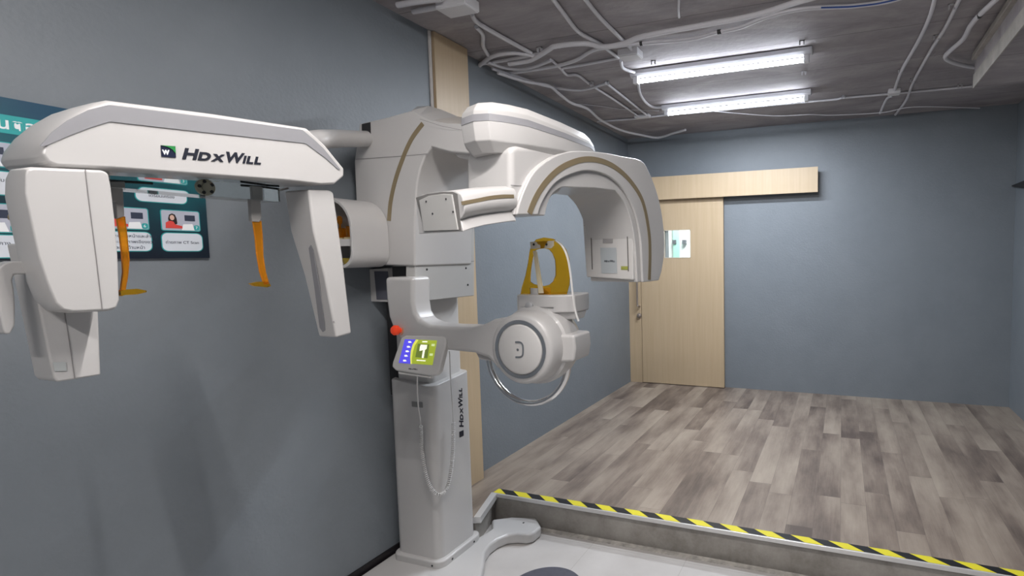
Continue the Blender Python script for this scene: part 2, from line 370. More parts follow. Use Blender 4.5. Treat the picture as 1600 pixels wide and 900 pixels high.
# sliding door, its header and frame
yd = YB-.06
d0, d1 = at(1003, 500, y=yd).x, at(1131, 500, y=yd).x
door = B(); zt = 2.50
for lo, hi in (((d0, 0, ZS+.008), (wx0, 0, zt)), ((wx1, 0, ZS+.008), (d1, 0, zt)), ((wx0, 0, ZS+.008), (wx1, 0, wz0)), ((wx0, 0, wz1), (wx1, 0, zt))):
    box((lo[0], yd, lo[2]), (hi[0], yd+.042, hi[2]), door)
dr = struct('door_1', door, WOODL)
tag(dr, 'pale oak sliding door with a small glass pane in the back wall')
glass = obj('glass_pane', box((wx0, yd+.018, wz0), (wx1, yd+.024, wz1)), mat('pane_glass', (.95, 1, .98), .02, trans=1, ior=1.45), dr)
fr = B(); t = .008
for lo, hi in (((wx0, wz0), (wx1, wz0+t)), ((wx0, wz1-t), (wx1, wz1)), ((wx0, wz0), (wx0+t, wz1)), ((wx1-t, wz0), (wx1, wz1))): box((lo[0], yd-.003, lo[1]), (hi[0], yd+.02, hi[1]), fr)
obj('pane_frame', fr, mat('pane_trim', (.55, .5, .42), .5), dr)
hq = at(993, 440, y=yd-.03); hb = at(996, 478, y=yd-.05)
steel = mat('brushed_steel', (.42, .36, .32), .35, metal=.8)
obj('door_handle', tube([(hb.x, yd, 1.72), (hb.x, yd-.045, 1.70), (hb.x, yd-.05, 1.4), (hb.x, yd-.05, hb.z+.03), (hb.x+.008, yd-.045, hb.z), (hb.x+.008, yd, hb.z-.01)], .011), steel, dr)
lk = at(999, 493, y=yd); obj('door_lock', lathe(lk, (0, -1, 0), [(0, .03), (.008, .03), (.01, .022), (.03, .02), (.034, .012)], 24), steel, dr)
j0 = at(984, 500, y=YB-.02).x
struct('door_frame', box((j0+.005, YB-.05, ZS), (d0-.008, YB+.002, 2.5)), WOODL)
h1 = at(1278, 260, y=YB-.12); h2 = at(1278, 303, y=YB-.12)
hd = B(); box((-2.52, YB-.13, 2.43), (h1.x, YB-.105, 2.70), hd)
hdr = struct('trim_7', hd, WOODL)
struct('trim_8', box((-2.5, YB-.105, 2.46), (h1.x-.02, YB-.001, 2.68)), mat('track_dark', (.03, .03, .03), .5))

# step nosing, hazard tape
ns = B(); box((-2.225, YS-.014, ZS-.022), (XR, YS+.014, ZS+.004), ns)
struct('trim_9', ns, ALU, bevel=.003)
a, b_ = V((-2.235, YS-.005, 0)), V((-2.125, 2.505, 0)); dv = (b_-a).normalized(); nv = V((-dv.y, dv.x, 0))
struct('trim_10', prism([a+nv*.004+Z*(ZS+.004), b_+nv*.004+Z*(ZS+.004), b_-nv*.05+Z*(ZS-.03), a-nv*.05+Z*(ZS-.03)], (0, 0, -.004)) if False else
       loft([[p+nv*.03+Z*(ZS+.004), p-nv*.010+Z*(ZS+.005), p-nv*.045+Z*(ZS-.035), p+nv*.03+Z*(ZS-.035)] for p in (a, b_)]), ALU)
obj('hazard_tape', box((-2.232, YS-.004, ZS+.0042), (XR-.01, YS+.052, ZS+.0052)), hazard_mat(), keep=True, smooth=False,
    label='yellow and black striped warning tape along the raised floor edge', cat='tape')

# ================================================================= CEILING LIGHTS
TUBE = mat('fluorescent_tube', (1, 1, 1), .5, emit=(.86, .92, 1.0), estr=TUBE_L)
TUBE2 = mat('fluorescent_tube_warm', (1, 1, 1), .5, emit=(1, .955, .925), estr=TUBE_F)
FIXM = mat('fixture_white', (.7, .7, .74), .4)
def fixture(xa, xb, y0, label=None, inview=True, skew=0.0, power=1.0):
    g = 'fluorescent battens on the ceiling' if inview else 'fluorescent battens behind the view'
    r = empty('fluorescent_light', ((xa+xb)/2, y0, ZC), label, 'ceiling light', g)
    z = ZC
    body = B(); prism([V((xa, y0-.075, z-.004)), V((xa, y0+.055, z-.004)), V((xa, y0+.055, z-.02)), V((xa, y0-.02, z-.05)), V((xa, y0-.06, z-.05)), V((xa, y0-.075, z-.03))], (xb-xa, 0, 0), body)
    obj('batten', body, FIXM, r, bevel=.003)
    obj('tube', cyl((xa+.06, y0-.04, z-.082), X, .015, xb-xa-.12, 20), TUBE if inview else TUBE2, r)
    for x in (xa+.02, xb-.06):
        e = B(); box((x, y0-.062, z-.102), (x+.04, y0-.018, z-.045), e); obj('lamp_holder', e, mat('holder_clear', (.75, .75, .78), .25), r, bevel=.008)
    ld = bpy.data.lights.new('tube_light', 'AREA'); ld.shape = 'RECTANGLE'; ld.size = xb-xa-.16; ld.size_y = .02
    ld.energy = (DOWN_W if inview else DOWN_F)*power; ld.color = (.86, .92, 1.0) if inview else (1, .955, .925)
    lo = bpy.data.objects.new('tube_light', ld); COL.objects.link(lo); lo.parent = r; lo.location = (0, -.04, -.104)
    return r
q0, q1 = at(985, 118, z=3.17), at(1270, 86, z=3.17)
fixture(q0.x, q1.x, (q0.y+q1.y)/2+.02, 'nearer of the two lit fluorescent tube lights on the concrete ceiling')
q0, q1 = at(1034, 170, z=3.17), at(1268, 149, z=3.17)
fixture(q0.x, q1.x, (q0.y+q1.y)/2+.02, 'farther lit fluorescent tube light, closest to the back wall')
fixture(-1.25, .05, 1.0, 'unseen lit tube light over the viewer', False, power=1.25)
fixture(-1.0, .3, -.9, 'unseen lit tube light at the rear of the room', False, power=1.1)

# ================================================================= CONDUITS
def pipe(pts, r, label, z=None, name='conduit_pipe', group='white conduits on the concrete ceiling', m=None, cat='pipe', zs=None):
    z = z if z is not None else ZC-r-.004
    P = [at(px, py, z=(zs[i] if zs else z)) for i, (px, py) in enumerate(pts)]
    return obj(name, tube(P, r, 10, sub=5), m or CONDUIT, label=label, cat=cat, group=group)
pipe([(862, -4), (883, 24), (903, 49), (925, 62), (942, 71), (951, 79), (966, 90)], .0125, 'flexible conduit dropping from the top edge past the bundle to the light junction box')
pipe([(913, -3), (938, 28), (974, 64), (990, 80)], .0125, 'straight conduit running from the top edge into the light junction box')
pipe([(795, 100), (815, 97), (832, 93), (857, 78), (869, 72), (913, 68), (942, 73), (974, 68), (1007, 56), (1104, 38), (1181, 23), (1242, 4), (1275, -5)], .016, 'thickest conduit sweeping from the wall bundle up to the top edge', z=ZC-.045)
pipe([(785, 115), (820, 111), (869, 103), (900, 94), (926, 79), (951, 74), (1002, 68), (1079, 61), (1122, 50), (1156, 43), (1194, 28), (1245, 15), (1300, 11), (1327, 10), (1378, 4), (1410, -4)], .0125, 'jointed conduit with dark couplings curving beside the thickest one', z=ZC-.02)
pipe([(762, 97), (786, 105), (810, 108), (835, 104), (861, 94)], .012, 'short conduit curving through the wall bundle', z=ZC-.03)
pipe([(863, 95), (876, 107), (886, 117), (903, 118), (925, 134), (960, 156), (998, 182)], .010, 'wavy thin conduit running down to the small box near the far light')
pipe([(947, 130), (974, 151), (1012, 181)], .010, 'short straight thin conduit ending at the small box near the far light')
pipe([(769, 107), (808, 120), (844, 132), (881, 139), (913, 140), (947, 130)], .011, 'conduit sagging from the wall bundle to the short thin one', z=ZC-.03)
pipe([(778, 114), (820, 127), (857, 134), (874, 147), (893, 161), (918, 170), (938, 187), (969, 203), (1002, 211), (1028, 215), (1053, 208), (1071, 203)], .012, 'long snaking conduit following the left wall to the back wall', z=ZC-.06)
pipe([(933, 190), (997, 185), (1041, 180), (1117, 173), (1207, 164), (1300, 156), (1319, 153), (1388, 147), (1519, 135)], .0095, 'long thin conduit crossing beneath the far light to the soffit')
pipe([(900, 162), (938, 166), (977, 171), (1030, 173)], .003, 'thin loose wire left of the far light', name='loose_wire', cat='wire', group=None)
pipe([(1117, 174), (1207, 181), (1265, 179), (1300, 180), (1378, 176), (1429, 167), (1531, 169)], .0045, 'thin loose cable drooping below the far light to the right', name='loose_cable', cat='cable', group=None, z=ZC-.034)
pipe([(970, 95), (974, 107), (992, 113)], .012, 'short bent conduit joining the junction box to the near light', z=ZC-.02)
pipe([(997, 126), (1000, 146), (1010, 161), (1023, 168), (1040, 167)], .012, 'curved conduit linking the two lights at their left ends', z=ZC-.012)
pipe([(737, 22), (747, 36), (786, 59), (830, 83)], .014, 'straight conduit running from the white box to the wall bundle')
pipe([(744, 42), (754, 54), (755, 72), (764, 88)], .013, 'S-shaped conduit dropping beside the wooden pilaster top')
pipe([(747, 104), (766, 90), (786, 84), (810, 83), (839, 88)], .014, 'arched conduit at the top of the wall bundle', z=ZC-.03)
pipe([(750, 100), (790, 94), (820, 88), (842, 84)], .012, 'flatter conduit under the arched one in the wall bundle', z=ZC-.018)
pipe([(876, 107), (918, 100), (960, 92), (985, 88)], .010, 'thin conduit from the bundle into the left side of the junction box')
pipe([(1461, -3), (1452, 28), (1434, 66), (1408, 112), (1397, 143)], .0125, 'long conduit from the top edge down into the right junction box')
pipe([(1394, 150), (1385, 155), (1375, 177)], .0115, 'stub of conduit from the right junction box to the back wall')
pipe([(1500, -3), (1477, 43), (1454, 79), (1426, 130), (1416, 156), (1399, 179)], .012, 'long conduit right of the junction box reaching the back wall')
pipe([(1559, -3), (1531, 23), (1516, 41), (1505, 61), (1485, 79), (1477, 89), (1485, 96), (1505, 102), (1522, 105)], .015, 'kinked conduit bending back into the right soffit', z=ZC-.05)
pipe([(1061, -3), (1060, 15), (1061, 27)], .007, 'short hanging wire end at the top edge', name='wire_end', cat='wire', group=None)
pipe([(621, 8), (650, 3), (690, -2)], .016, 'upper conduit left of the white box above the near wall', z=ZC-.03)
pipe([(634, 5), (660, 2), (684, -5)], .012, 'rearmost conduit behind the upper one above the near wall', z=ZC-.01)
pipe([(645, 18), (668, 14), (692, 9)], .015, 'lower conduit entering the white box', z=ZC-.03)
couple = mat('coupling_black', (.03, .03, .03), .5)
for (px, py), (qx, qy), lb in (((1000, 68.3), (1004, 67.8), 'short black coupling on the jointed conduit, nearer the junction box'), ((1121, 50.2), (1127, 49.2), 'short black coupling midway along the jointed conduit')):
    a_, b_2 = at(px, py, z=ZC-.02), at(qx, qy, z=ZC-.02); obj('pipe_coupling', tube([a_, b_2], .0145, 12), couple, label=lb, cat='coupling')
def jbox(px, py, sx, sy, h, label):
    c = at(px, py, z=ZC-h)
    r = obj('junction_box', box((c.x-sx/2, c.y-sy/2, ZC-h), (c.x+sx/2, c.y+sy/2, ZC-.001)), PIPEBOX, bevel=.006, label=label, cat='junction box', group='white electrical boxes on the ceiling')
    obj('box_lid', box((c.x-sx/2+.006, c.y-sy/2+.006, ZC-h-.004), (c.x+sx/2-.006, c.y+sy/2-.006, ZC-h+.002)), PIPEBOX, r, bevel=.002)
    return r
jbox(715, 17, .20, .12, .06, 'large white box by the pilaster top where conduits start')
jbox(985, 90, .15, .11, .05, 'white junction box left of the near light')
jbox(1004, 184, .16, .07, .03, 'small flat junction box left of the far light')
jbox(1397, 147, .10, .10, .04, 'small square junction box near the right end of the long thin conduit')
pipe([(1283, 12), (1320, 11), (1345, 9), (1375, 5), (1410, -3)], .0045, 'bare blue cable lying along the conduit at the top edge', name='blue_cable', cat='cable', group=None, z=ZC-.040, m=mat('cable_blue', (.03, .08, .30), .4))
a_, b_2 = at(1530, 25, z=ZC-.05), at(1532, 22, z=ZC-.05); obj('pipe_coupling', tube([a_, b_2], .0165, 12), couple, label='short black coupling on the kinked conduit beside the soffit', cat='coupling')
clipm = mat('clip_grey', (.45, .44, .46), .5)
for i, (px, py, lb) in enumerate([(843, 76, 'pipe clip above the thickest conduit'), (871, 71, 'pipe clip on the thickest conduit'), (1021, 97, 'wall plug clip above the near light left end'), (1253, 66, 'wall plug clip above the near light right end'),
                       (924, 129, 'pipe clip beside the wavy thin conduit'), (948, 129, 'pipe clip where the sagging conduit ends'), (1318, 151, 'pipe clip on the crossing thin conduit'), (1407, 110, 'pipe clip on the long right conduit'),
                       (1487, 9, 'pipe clip near the top of the rightmost long conduit'), (1463, 57, 'pipe clip midway on the rightmost long conduit'), (1426, 124, 'pipe clip low on the rightmost long conduit'), (1256, 113, 'screw clip between the two lights, right side'), (1500, 133, 'pipe clip near the soffit')]):
    c = at(px, py, z=ZC-.01)
    bm = B(); box((c.x-.018, c.y-.008, ZC-.03), (c.x-.010, c.y+.008, ZC-.001), bm); box((c.x+.010, c.y-.008, ZC-.03), (c.x+.018, c.y+.008, ZC-.001), bm); box((c.x-.018, c.y-.008, ZC-.006), (c.x+.018, c.y+.008, ZC-.001), bm)
    obj('pipe_clip', bm, clipm, label='white ' + lb, cat='clip', group='saddle clips on the ceiling')

# ================================================================= POSTER
PX_ = XN+.001
def pp(px, py, off=.012): return at(px, py, x=PX_+off)
p0 = pp(0, 157); p1 = pp(328, 403)
yl, yr, zt_, zb = .62, p1.y, 2.293, p1.z
def poster_mat():
    m, nt, b = nodes('poster_print'); L = nt.links
    tc = N_(nt, 'ShaderNodeTexCoord'); s = N_(nt, 'ShaderNodeSeparateXYZ'); L.new(tc.outputs['Object'], s.inputs[0])
    n = N_(nt, 'ShaderNodeTexNoise'); n.inputs['Scale'].default_value = 5; L.new(tc.outputs['Object'], n.inputs['Vector'])
    f = math_(nt, 'ADD', math_(nt, 'MULTIPLY', s.outputs['Z'], 2.0), math_(nt, 'MULTIPLY', math_(nt, 'SUBTRACT', n.outputs['Fac'], .5), .5))
    r = ramp(nt, [(0, (.004, .008, .018)), (.35, (.006, .03, .045)), (.65, (.008, .10, .12)), (1, (.012, .06, .11))]); L.new(f, r.inputs[0]); L.new(r.outputs[0], b.inputs['Base Color'])
    b.inputs['Roughness'].default_value = .35; return m
poster = obj('poster', box((PX_, yl, zb), (PX_+.012, yr, zt_)), poster_mat(), smooth=False, label='dark teal instruction poster with photo tiles and Thai text on the left wall', cat='poster')
TEAL = mat('print_teal', (.03, .34, .34), .4); PW = mat('print_white', (.62, .66, .72), .4); INK = mat('print_ink', (.03, .04, .07), .5)
PHOTO = mat('print_photo_grey', (.42, .44, .52), .4); SKIN = mat('print_skin', (.62, .40, .32), .5); HAIR = mat('print_hair', (.02, .012, .012), .5); RED = mat('print_red', (.62, .06, .05), .5)
PWH = mat('print_pure_white', (.8, .82, .84), .4)
xq = PX_+.012
def flat(name, pts, m, lift, th=.0006):   # pts (y, z) on the poster's face
    return obj(name, prism([V((xq+lift, y, z)) for y, z in pts], (th, 0, 0)), m, poster, smooth=False)
def rr(y0, y1, z0, z1, r):
    return [(p.y, p.z) for p in rrect(V((0, (y0+y1)/2, (z0+z1)/2)), Y, Z, y1-y0, z1-z0, min(r, (y1-y0)/2.01, (z1-z0)/2.01))]
hz1, hz0 = pp(0, 178).z, pp(0, 207).z
flat('title_band', [(yl+.002, hz0), (yr-.002, hz0), (yr-.002, hz1), (yl+.002, hz1)], TEAL, .0002)
text_obj('title_text', 'ขั้นตอนการถ่ายภาพ', (xq+.001, .838, hz0+.014), Y, Z, .047, PWH, poster, depth=.0005, bold=.001)
def figure(yc, zc, s):
    flat('photo_person_hair', [(yc+s*a, zc+s*b) for a, b in [(-.35, -.5), (-.42, 0), (-.3, .5), (0, .68), (.3, .55), (.45, .1), (.5, -.6), (.2, -.75)]], HAIR, .0018)
    flat('photo_person_face', [(yc-.02*s+s*.24*math.cos(R(k*30)), zc+.15*s+s*.34*math.sin(R(k*30))) for k in range(12)], SKIN, .0024)
    flat('photo_person_top', [(yc+s*a, zc+s*b) for a, b in [(-.75, -1.2), (-.7, -.5), (-.3, -.25), (.1, -.35), (.25, -.7), (1.0, -.9), (1.0, -1.2)]], RED, .0024)
def tile(y0, y1, z0, z1, num, cap, cz0, cz1, fig=True, dev=True):
    flat('photo_border', rr(y0-.003, y1+.003, z0-.003, z1+.003, .008), TEAL, .0002)
    flat('photo_tile', rr(y0, y1, z0, z1, .006), PHOTO, .001)
    if fig: figure(y0+(y1-y0)*.27, z0+(z1-z0)*.58, (z1-z0)*.40)
    if dev:
        flat('photo_screen', [(y0+(y1-y0)*.60, z0+(z1-z0)*.5), (y0+(y1-y0)*.88, z0+(z1-z0)*.5), (y0+(y1-y0)*.88, z0+(z1-z0)*.8), (y0+(y1-y0)*.60, z0+(z1-z0)*.8)], INK, .0018)
        flat('photo_desk', [(y0+(y1-y0)*.5, z0+.001), (y0+(y1-y0)*.85, z0+.001), (y0+(y1-y0)*.8, z0+(z1-z0)*.35), (y0+(y1-y0)*.55, z0+(z1-z0)*.32)], PWH, .0018)
    c = flat('number_badge', rr(y1-.020, y1-.002, z0+.002, z0+.022, .006), TEAL, .0026)
    text_obj('number', num, (xq+.0036, y1-.0155, z0+.007), Y, Z, .015, PWH, poster, depth=.0003)
    flat('caption_border', rr(y0-.006, y1+.008, cz0-.003, cz1+.003, .02), TEAL, .0002)
    flat('caption_box', rr(y0-.003, y1+.005, cz0, cz1, .018), PW, .001)
    ln = cap.split('\n')
    for i, t_ in enumerate(ln):
        text_obj('caption_text', t_, (xq+.002, (y0+y1)/2, (cz0+cz1)/2+(len(ln)/2-i-.75)*.021-.001), Y, Z, .0155, INK, poster, depth=.0003, align='CENTER')
def q(px, py): p = pp(px, py); return p.y, p.z
# bottom row and top row columns (right column, middle column, left column)
ya, za = q(251, 328); yb2, zb2 = q(312, 361); zc1, zc0 = q(290, 365)[1], q(290, 392)[1]
pit = 1.0
tile(ya, yb2, zb2, za, '7', 'ถ่ายภาพ CT Scan', zc0, zc1)
w_ = yb2-ya; y2 = q(231, 345)[0]
tile(y2-w_, y2, zb2, za, '6', 'จัดตำแหน่งใบหน้าและลำตัว\nให้เหมาะสม ภาพเอียงขวา\nและชิดด้านหน้า', zc0, zc1)
y3 = y2-w_-(ya-y2)
tile(y3-w_, y3, zb2, za, '5', 'จัดท่าผู้รับบริการ', zc0, zc1)
y4 = q(29, 340)[0]
tile(y4-w_-.03, y4, q(20, 366)[1]+.006, q(20, 320)[1], '4', 'ชี้ตำแหน่งวางคาง\nScan', q(20, 402)[1], q(20, 367)[1]-.002, fig=False)
# upper row
zu1, zu0 = q(20, 225)[1], q(20, 262)[1]; zv1, zv0 = q(20, 270)[1], q(20, 305)[1]
yu = [y4-w_-.03, y4]; 
tile(yu[0], yu[1], zu0, zu1, '1', 'ถอดเครื่องประดับ\nด้านนอก', zv0, zv1)
tile(y4+.03, y4+.03+w_*1.1, zu0, zu1, '2', 'สวมเสื้อตะกั่ว', zv0, zv1)
yw0, yw1 = q(213, 300)[0], q(288, 300)[0]
tile(yw0, yw1, zu0, zu1, '3', 'เตรียมเครื่อง', q(250, 316)[1], zv1-.01)

# ================================================================= THE X-RAY MACHINE
M = empty('dental_xray_machine', (-2.2, 2.3, 0), 'white panoramic dental X-ray machine with cephalometric arm, standing by the left wall', 'x-ray machine')
def part(name, bm, m, bevel=0, parent=None, label=None, **k): return obj(name, bm, m, parent or M, bevel=bevel, label=label, **k)

# --- base plate: U-shaped foot on the tiles
def bezier(p, n=8): return smoothpath([V((*q_, 0)) for q_ in p], n)
base_out = [(-2.46, 1.86), (-2.15, 1.84), (-1.95, 1.78), (-1.78, 1.80), (-1.74, 1.90), (-1.83, 1.97)]
inner = bezier([(-1.83, 1.97), (-1.93, 2.08), (-1.985, 2.22), (-2.0, 2.33), (-1.985, 2.45), (-1.93, 2.55), (-1.85, 2.60)])
tip = [at(828, 842, z=.07), at(846, 822, z=.07), at(838, 808, z=.07), at(800, 807, z=.07), at(768, 812, z=.07)]
inr = [at(800, 848, z=.07), at(783, 862, z=.07), at(768, 880, z=.07), at(755, 900, z=.07)]
outline = [V((-2.46, 1.72, .07)), V((-2.22, 1.72, .07)), V((-1.98, 1.78, .07)), V((-1.83, 1.88, .07)), V((-1.86, 1.97, .07)), V((-1.95, 2.05, .07))]
outline += [at(px, py, z=.07) for px, py in [(752, 900), (756, 880), (758, 862), (766, 850), (778, 841), (793, 835), (808, 834), (822, 835), (834, 832), (846, 822), (838, 808), (800, 807), (768, 811)]]
outline += [V((-2.085, 2.60, .07)), V((-2.10, 2.50, .07)), V((-2.46, 2.50, .07))]
outline = [V((p.x, p.y, .07)) for p in outline]
bp_ = part('base_plate', prism(outline, (0, 0, -.069)), WHITE, .018)
for px, py in ((818, 817),):
    c = at(px, py, z=.07); part('base_screw', cyl((c.x, c.y, .069), Z, .006, .003, 16), DARK, parent=bp_)
# collar and lower column housing
part('collar', prism(rrect(V((-2.245, 2.325, .04)), X, Y, .35, .345, .05), (0, 0, .07)), WHITE, .012)
colr = M.children[-1]
for y_ in (2.24, 2.42): part('collar_screw', cyl((-2.0705, y_, .085), X, .006, .002, 12), DARK, parent=colr)
for x_ in (-2.13,): part('collar_screw', cyl((x_, 2.153, .085), -Y, .006, .002, 12), DARK, parent=colr)
foot = rrect(V((-2.25, 2.325, .1)), X, Y, .31, .30, .045, 6)
def top_z(p): return 1.083 + max(0, (p.y-2.2))*.10 + (0.02 if p.x < -2.35 else 0)
lower_column = loft([[V((p.x, p.y, .1)) for p in foot], [V((p.x+.0, p.y, top_z(p))) for p in foot]])
lc = part('column_housing', lower_column, WHITE, .006, label='white lower column cover with vertical dark lettering')
# HDXWILL lettering, reading upward on the +X face
LET = (-2.0945, 2.33, .72)
a1 = at(722, 668, x=-2.094); a2 = at(719, 607, x=-2.094)
wordmark('column_lettering', (-2.0945, a1.y+.012, a1.z+.0), Z, -Y, .046, BLACKINK, lc, a2.z-a1.z, .3, .0014)
g0 = at(719, 683, x=-2.094); 
part('column_emblem', prism(rrect(V((-2.0945, a1.y-.006, a1.z-.035)), Y, Z, .034, .034, .002), (.001, 0, 0)), BLACKINK, parent=lc)
part('rating_label', prism(rrect(at(652, 632, y=2.174), X, Z, .075, .030, .002), (0, -.0012, 0)), mat('label_grey', (.2, .2, .2), .5), parent=lc)
# inner mast
part('mast', prism(rrect(V((-2.26, 2.335, .9)), X, Y, .25, .245, .03), (0, 0, 1.3)), WHITE2, .004)
part('rear_spine', box((-2.44, 2.22, 1.0), (-2.35, 2.46, 1.72)), DARK, .004)
# --- carriage
yc_ = 2.04
def pc(px, py): return at(px, py, y=yc_)
side = [pc(553, 252), pc(561, 193), pc(600, 184), pc(640, 173), pc(643, 172.5), pc(655, 180), pc(672, 188), pc(700, 193), pc(752, 195),
        pc(756, 238), pc(730, 240), pc(705, 238), pc(688, 234), pc(674, 230), pc(665, 242), pc(657, 262), pc(652, 285), pc(650, 310), pc(648, 360), pc(648, 416), pc(560, 413)]
carr = part('carriage', prism(side, (0, .42, 0)), WHITE, .010, ang=25)
part('carriage_seam', ribbon([pc(556, 249)-Y*.0006, pc(600, 246)-Y*.0006, pc(640, 243)-Y*.0006, pc(672, 240)-Y*.0006], .003, Y, (0, -.0006, 0)), mat('seam', (.22, .21, .21), .6), parent=carr)
part('carriage_top_seam', ribbon([pc(656, 186)-Y*.0006, pc(690, 197)-Y*.0006, pc(720, 203)-Y*.0006, pc(744, 204)-Y*.0006], .002, Y, (0, -.0006, 0)), MATS['seam'], parent=carr)
gs = [pc(px, py)-Y*.0006 for px, py in [(661, 193), (646, 213), (636, 232), (628, 252), (620, 275), (614, 298), (610, 320), (608, 345)]]
part('gold_stripe', ribbon(smoothpath(gs, 4), .024, Y, (0, -.0015, 0)), GOLD, parent=carr, label='gold curved stripe')
part('port_recess', prism([pc(565.5, 194), pc(579, 191), pc(580, 222), pc(566, 222)], (0, -.0015, 0)), DARK, parent=carr)
tf = [at(px, py, y=2.039) for px, py in [(643, 172.5), (655, 180), (672, 188), (700, 193), (750, 195)]]
tk = [at(px, py, y=2.26) for px, py in [(652, 166), (670, 165.5), (690, 171.5), (715, 182), (752, 187)]]
part('carriage_top', loft([[a, b, b-Z*.12, a-Z*.03] for a, b in zip(tf, tk)]), WHITE, 0, parent=carr, smooth=False)
# back box of the carriage to the left
# screwed cover plates facing the room
zp1 = 2.30
def cp(px, py): return at(px, py, x=-2.052)
cov = part('cover_plate', prism([cp(648, 472), cp(741, 462), cp(741.5, 255), cp(668, 240), cp(656, 262), cp(650, 300)], (-.06, 0, 0)), PLATE, .004, label='grey-white flat cover plate with small screws')
part('plate_seam', ribbon([cp(650, 416)+X*.0004, cp(741, 408)+X*.0004], .003, X, (.0006, 0, 0)), MATS['seam'], parent=cov)
for px, py in [(656, 391), (733, 390), (667, 421), (728, 419), (668, 452), (731, 445), (684, 257)]:
    c = cp(px, py); part('plate_screw', lathe(c, X, [(0, .006), (.002, .0055), (.0025, .003)], 12), DARK, parent=cov)
# dark slot under the carriage side and bracket behind the arm
part('lift_gap', box((at(613, 425, y=2.09).x, 2.09, 1.66), (at(647, 425, y=2.09).x, 2.12, 1.735)), DARK)
# --- storage pod on the carriage's side (D-shaped tube, open towards the viewer)
def dring(y, inset=0):
    pts = []; x0, x1, z0, z1 = -2.342+inset, -2.07-inset, 1.735+inset, 2.075-inset; r_ = .15-inset*.6
    for cx_, cz_, a0, rr_ in ((x1-r_, z1-r_, 0, r_),):
        for k in range(9): a_ = R(90-90*k/8); pts.append(V((cx_+rr_*math.cos(a_), y, cz_+rr_*math.sin(a_))))
    rb = .07
    for k in range(7): a_ = R(-90*k/6); pts.append(V((x1-rb+rb*math.cos(a_), y, z0+rb+rb*math.sin(a_))))
    pts.append(V((x0, y, z0))); pts.append(V((x0, y, z1)))
    return pts
POD = V((0, 0, 0))
yn, yf_ = 1.83, 2.038
shift = lambda ring, dx, dz=0: [p+V((dx, 0, dz)) for p in ring]
pod_rings = [shift(dring(yf_), -.13), shift(dring(yn), -.13), shift(dring(yn, .012), -.13), shift(dring(yf_-.01, .012), -.13)]
pod = part('storage_pod', loft(pod_rings), WHITE, .002, label='white D-shaped storage pod open at its near end')
part('pod_shelf', box((-2.46, yn+.012, 1.862), (-2.214, yf_-.012, 1.874)), WHITE2, parent=pod)
part('pod_divider', box((-2.46, yn+.006, 1.84), (-2.214, yn+.03, 1.862)), WHITE2, parent=pod)

# --- bracket and grey panel below the pod
bk = part('side_bracket', prism([at(565, 421, y=2.16), at(605, 419, y=2.16), at(612, 472, y=2.16), at(570, 471, y=2.16)], (0, .05, 0)), WHITE2, .004)
part('bracket_panel', prism([at(585, 424, y=2.1585), at(606, 424, y=2.1585), at(610, 468, y=2.1585), at(589, 468, y=2.1585)], (0, -.002, 0)), mat('slate_panel', (.10, .105, .13), .3), parent=bk)

# --- swing arm with chin support drum
ya_ = 1.98
def pa(px, py): return at(px, py, y=ya_)
arm_out = [pa(600, 433), pa(645, 433), pa(645, 470), pa(648, 488), pa(655, 500), pa(670, 507), pa(700, 510), pa(735, 511), pa(752, 508), pa(770, 499), pa(800, 495), pa(810, 540), pa(800, 590), pa(775, 575),
           pa(762, 560), pa(740, 552), pa(700, 548), pa(655, 545), pa(632, 540), pa(615, 520), pa(606, 495), pa(602, 465)]
arm = part('support_arm', prism(arm_out, (0, .12, 0)), WHITE, .02, ang=35)
C0 = pa(816, 545)
drum = part('chin_drum', lathe(C0+Y*.0, Y, [(-.012, .11), (-.012, .145), (-.007, .155), (.004, .163), (.035, .168), (.085, .171), (.092, .184), (.12, .190), (.19, .187), (.25, .165), (.27, .12)], 72), WHITE, parent=M, label='round white drum with a chrome ring')
Cr = C0-Y*.012
part('drum_ring', lathe(Cr, -Y, [(-.001, .136), (.006, .134), (.006, .118), (-.001, .116)], 64), CHROME, parent=drum)
part('drum_disc', lathe(Cr, -Y, [(0, .115), (.007, .114), (.012, .106), (.012, .02)], 64), WHITE2, parent=drum)
lg = Cr-Y*.0125
gl = B()
for pl in ([(-.018, .034), (.010, .034), (.022, .018), (.020, -.02), (.008, -.032), (-.020, -.034)],):
    P_ = smoothpath([lg+X*a+Z*b for a, b in pl], 4); ribbon(P_, .008, Y, (0, -.002, 0), gl)
cyl(lg+X*-.006, -Y, .006, .002, 14, gl)
part('disc_glyph', gl, CHROME, parent=drum)
# bracket block to the right and round handle bar
blk = part('handle_bracket', prism([at(858, 522, y=2.05), at(897, 524, y=2.05), at(899, 545, y=2.05), at(896, 566, y=2.05), at(862, 567, y=2.05)], (0, .16, 0)), WHITE, .014)
hc = at(824, 558, y=2.16); hr = .231
part('handle_bar', tube([hc + X*(hr*math.cos(R(a_)))+Z*(hr*math.sin(R(a_))) for a_ in range(-185, 16, 10)], .0150, 16, sub=2), CHROME, label='chrome round grip bar under the drum')
part('bar_socket', prism([at(742, 549, y=2.05), at(776, 553, y=2.05), at(780, 566, y=2.05), at(748, 562, y=2.05)], (0, .14, 0)), WHITE, .008)
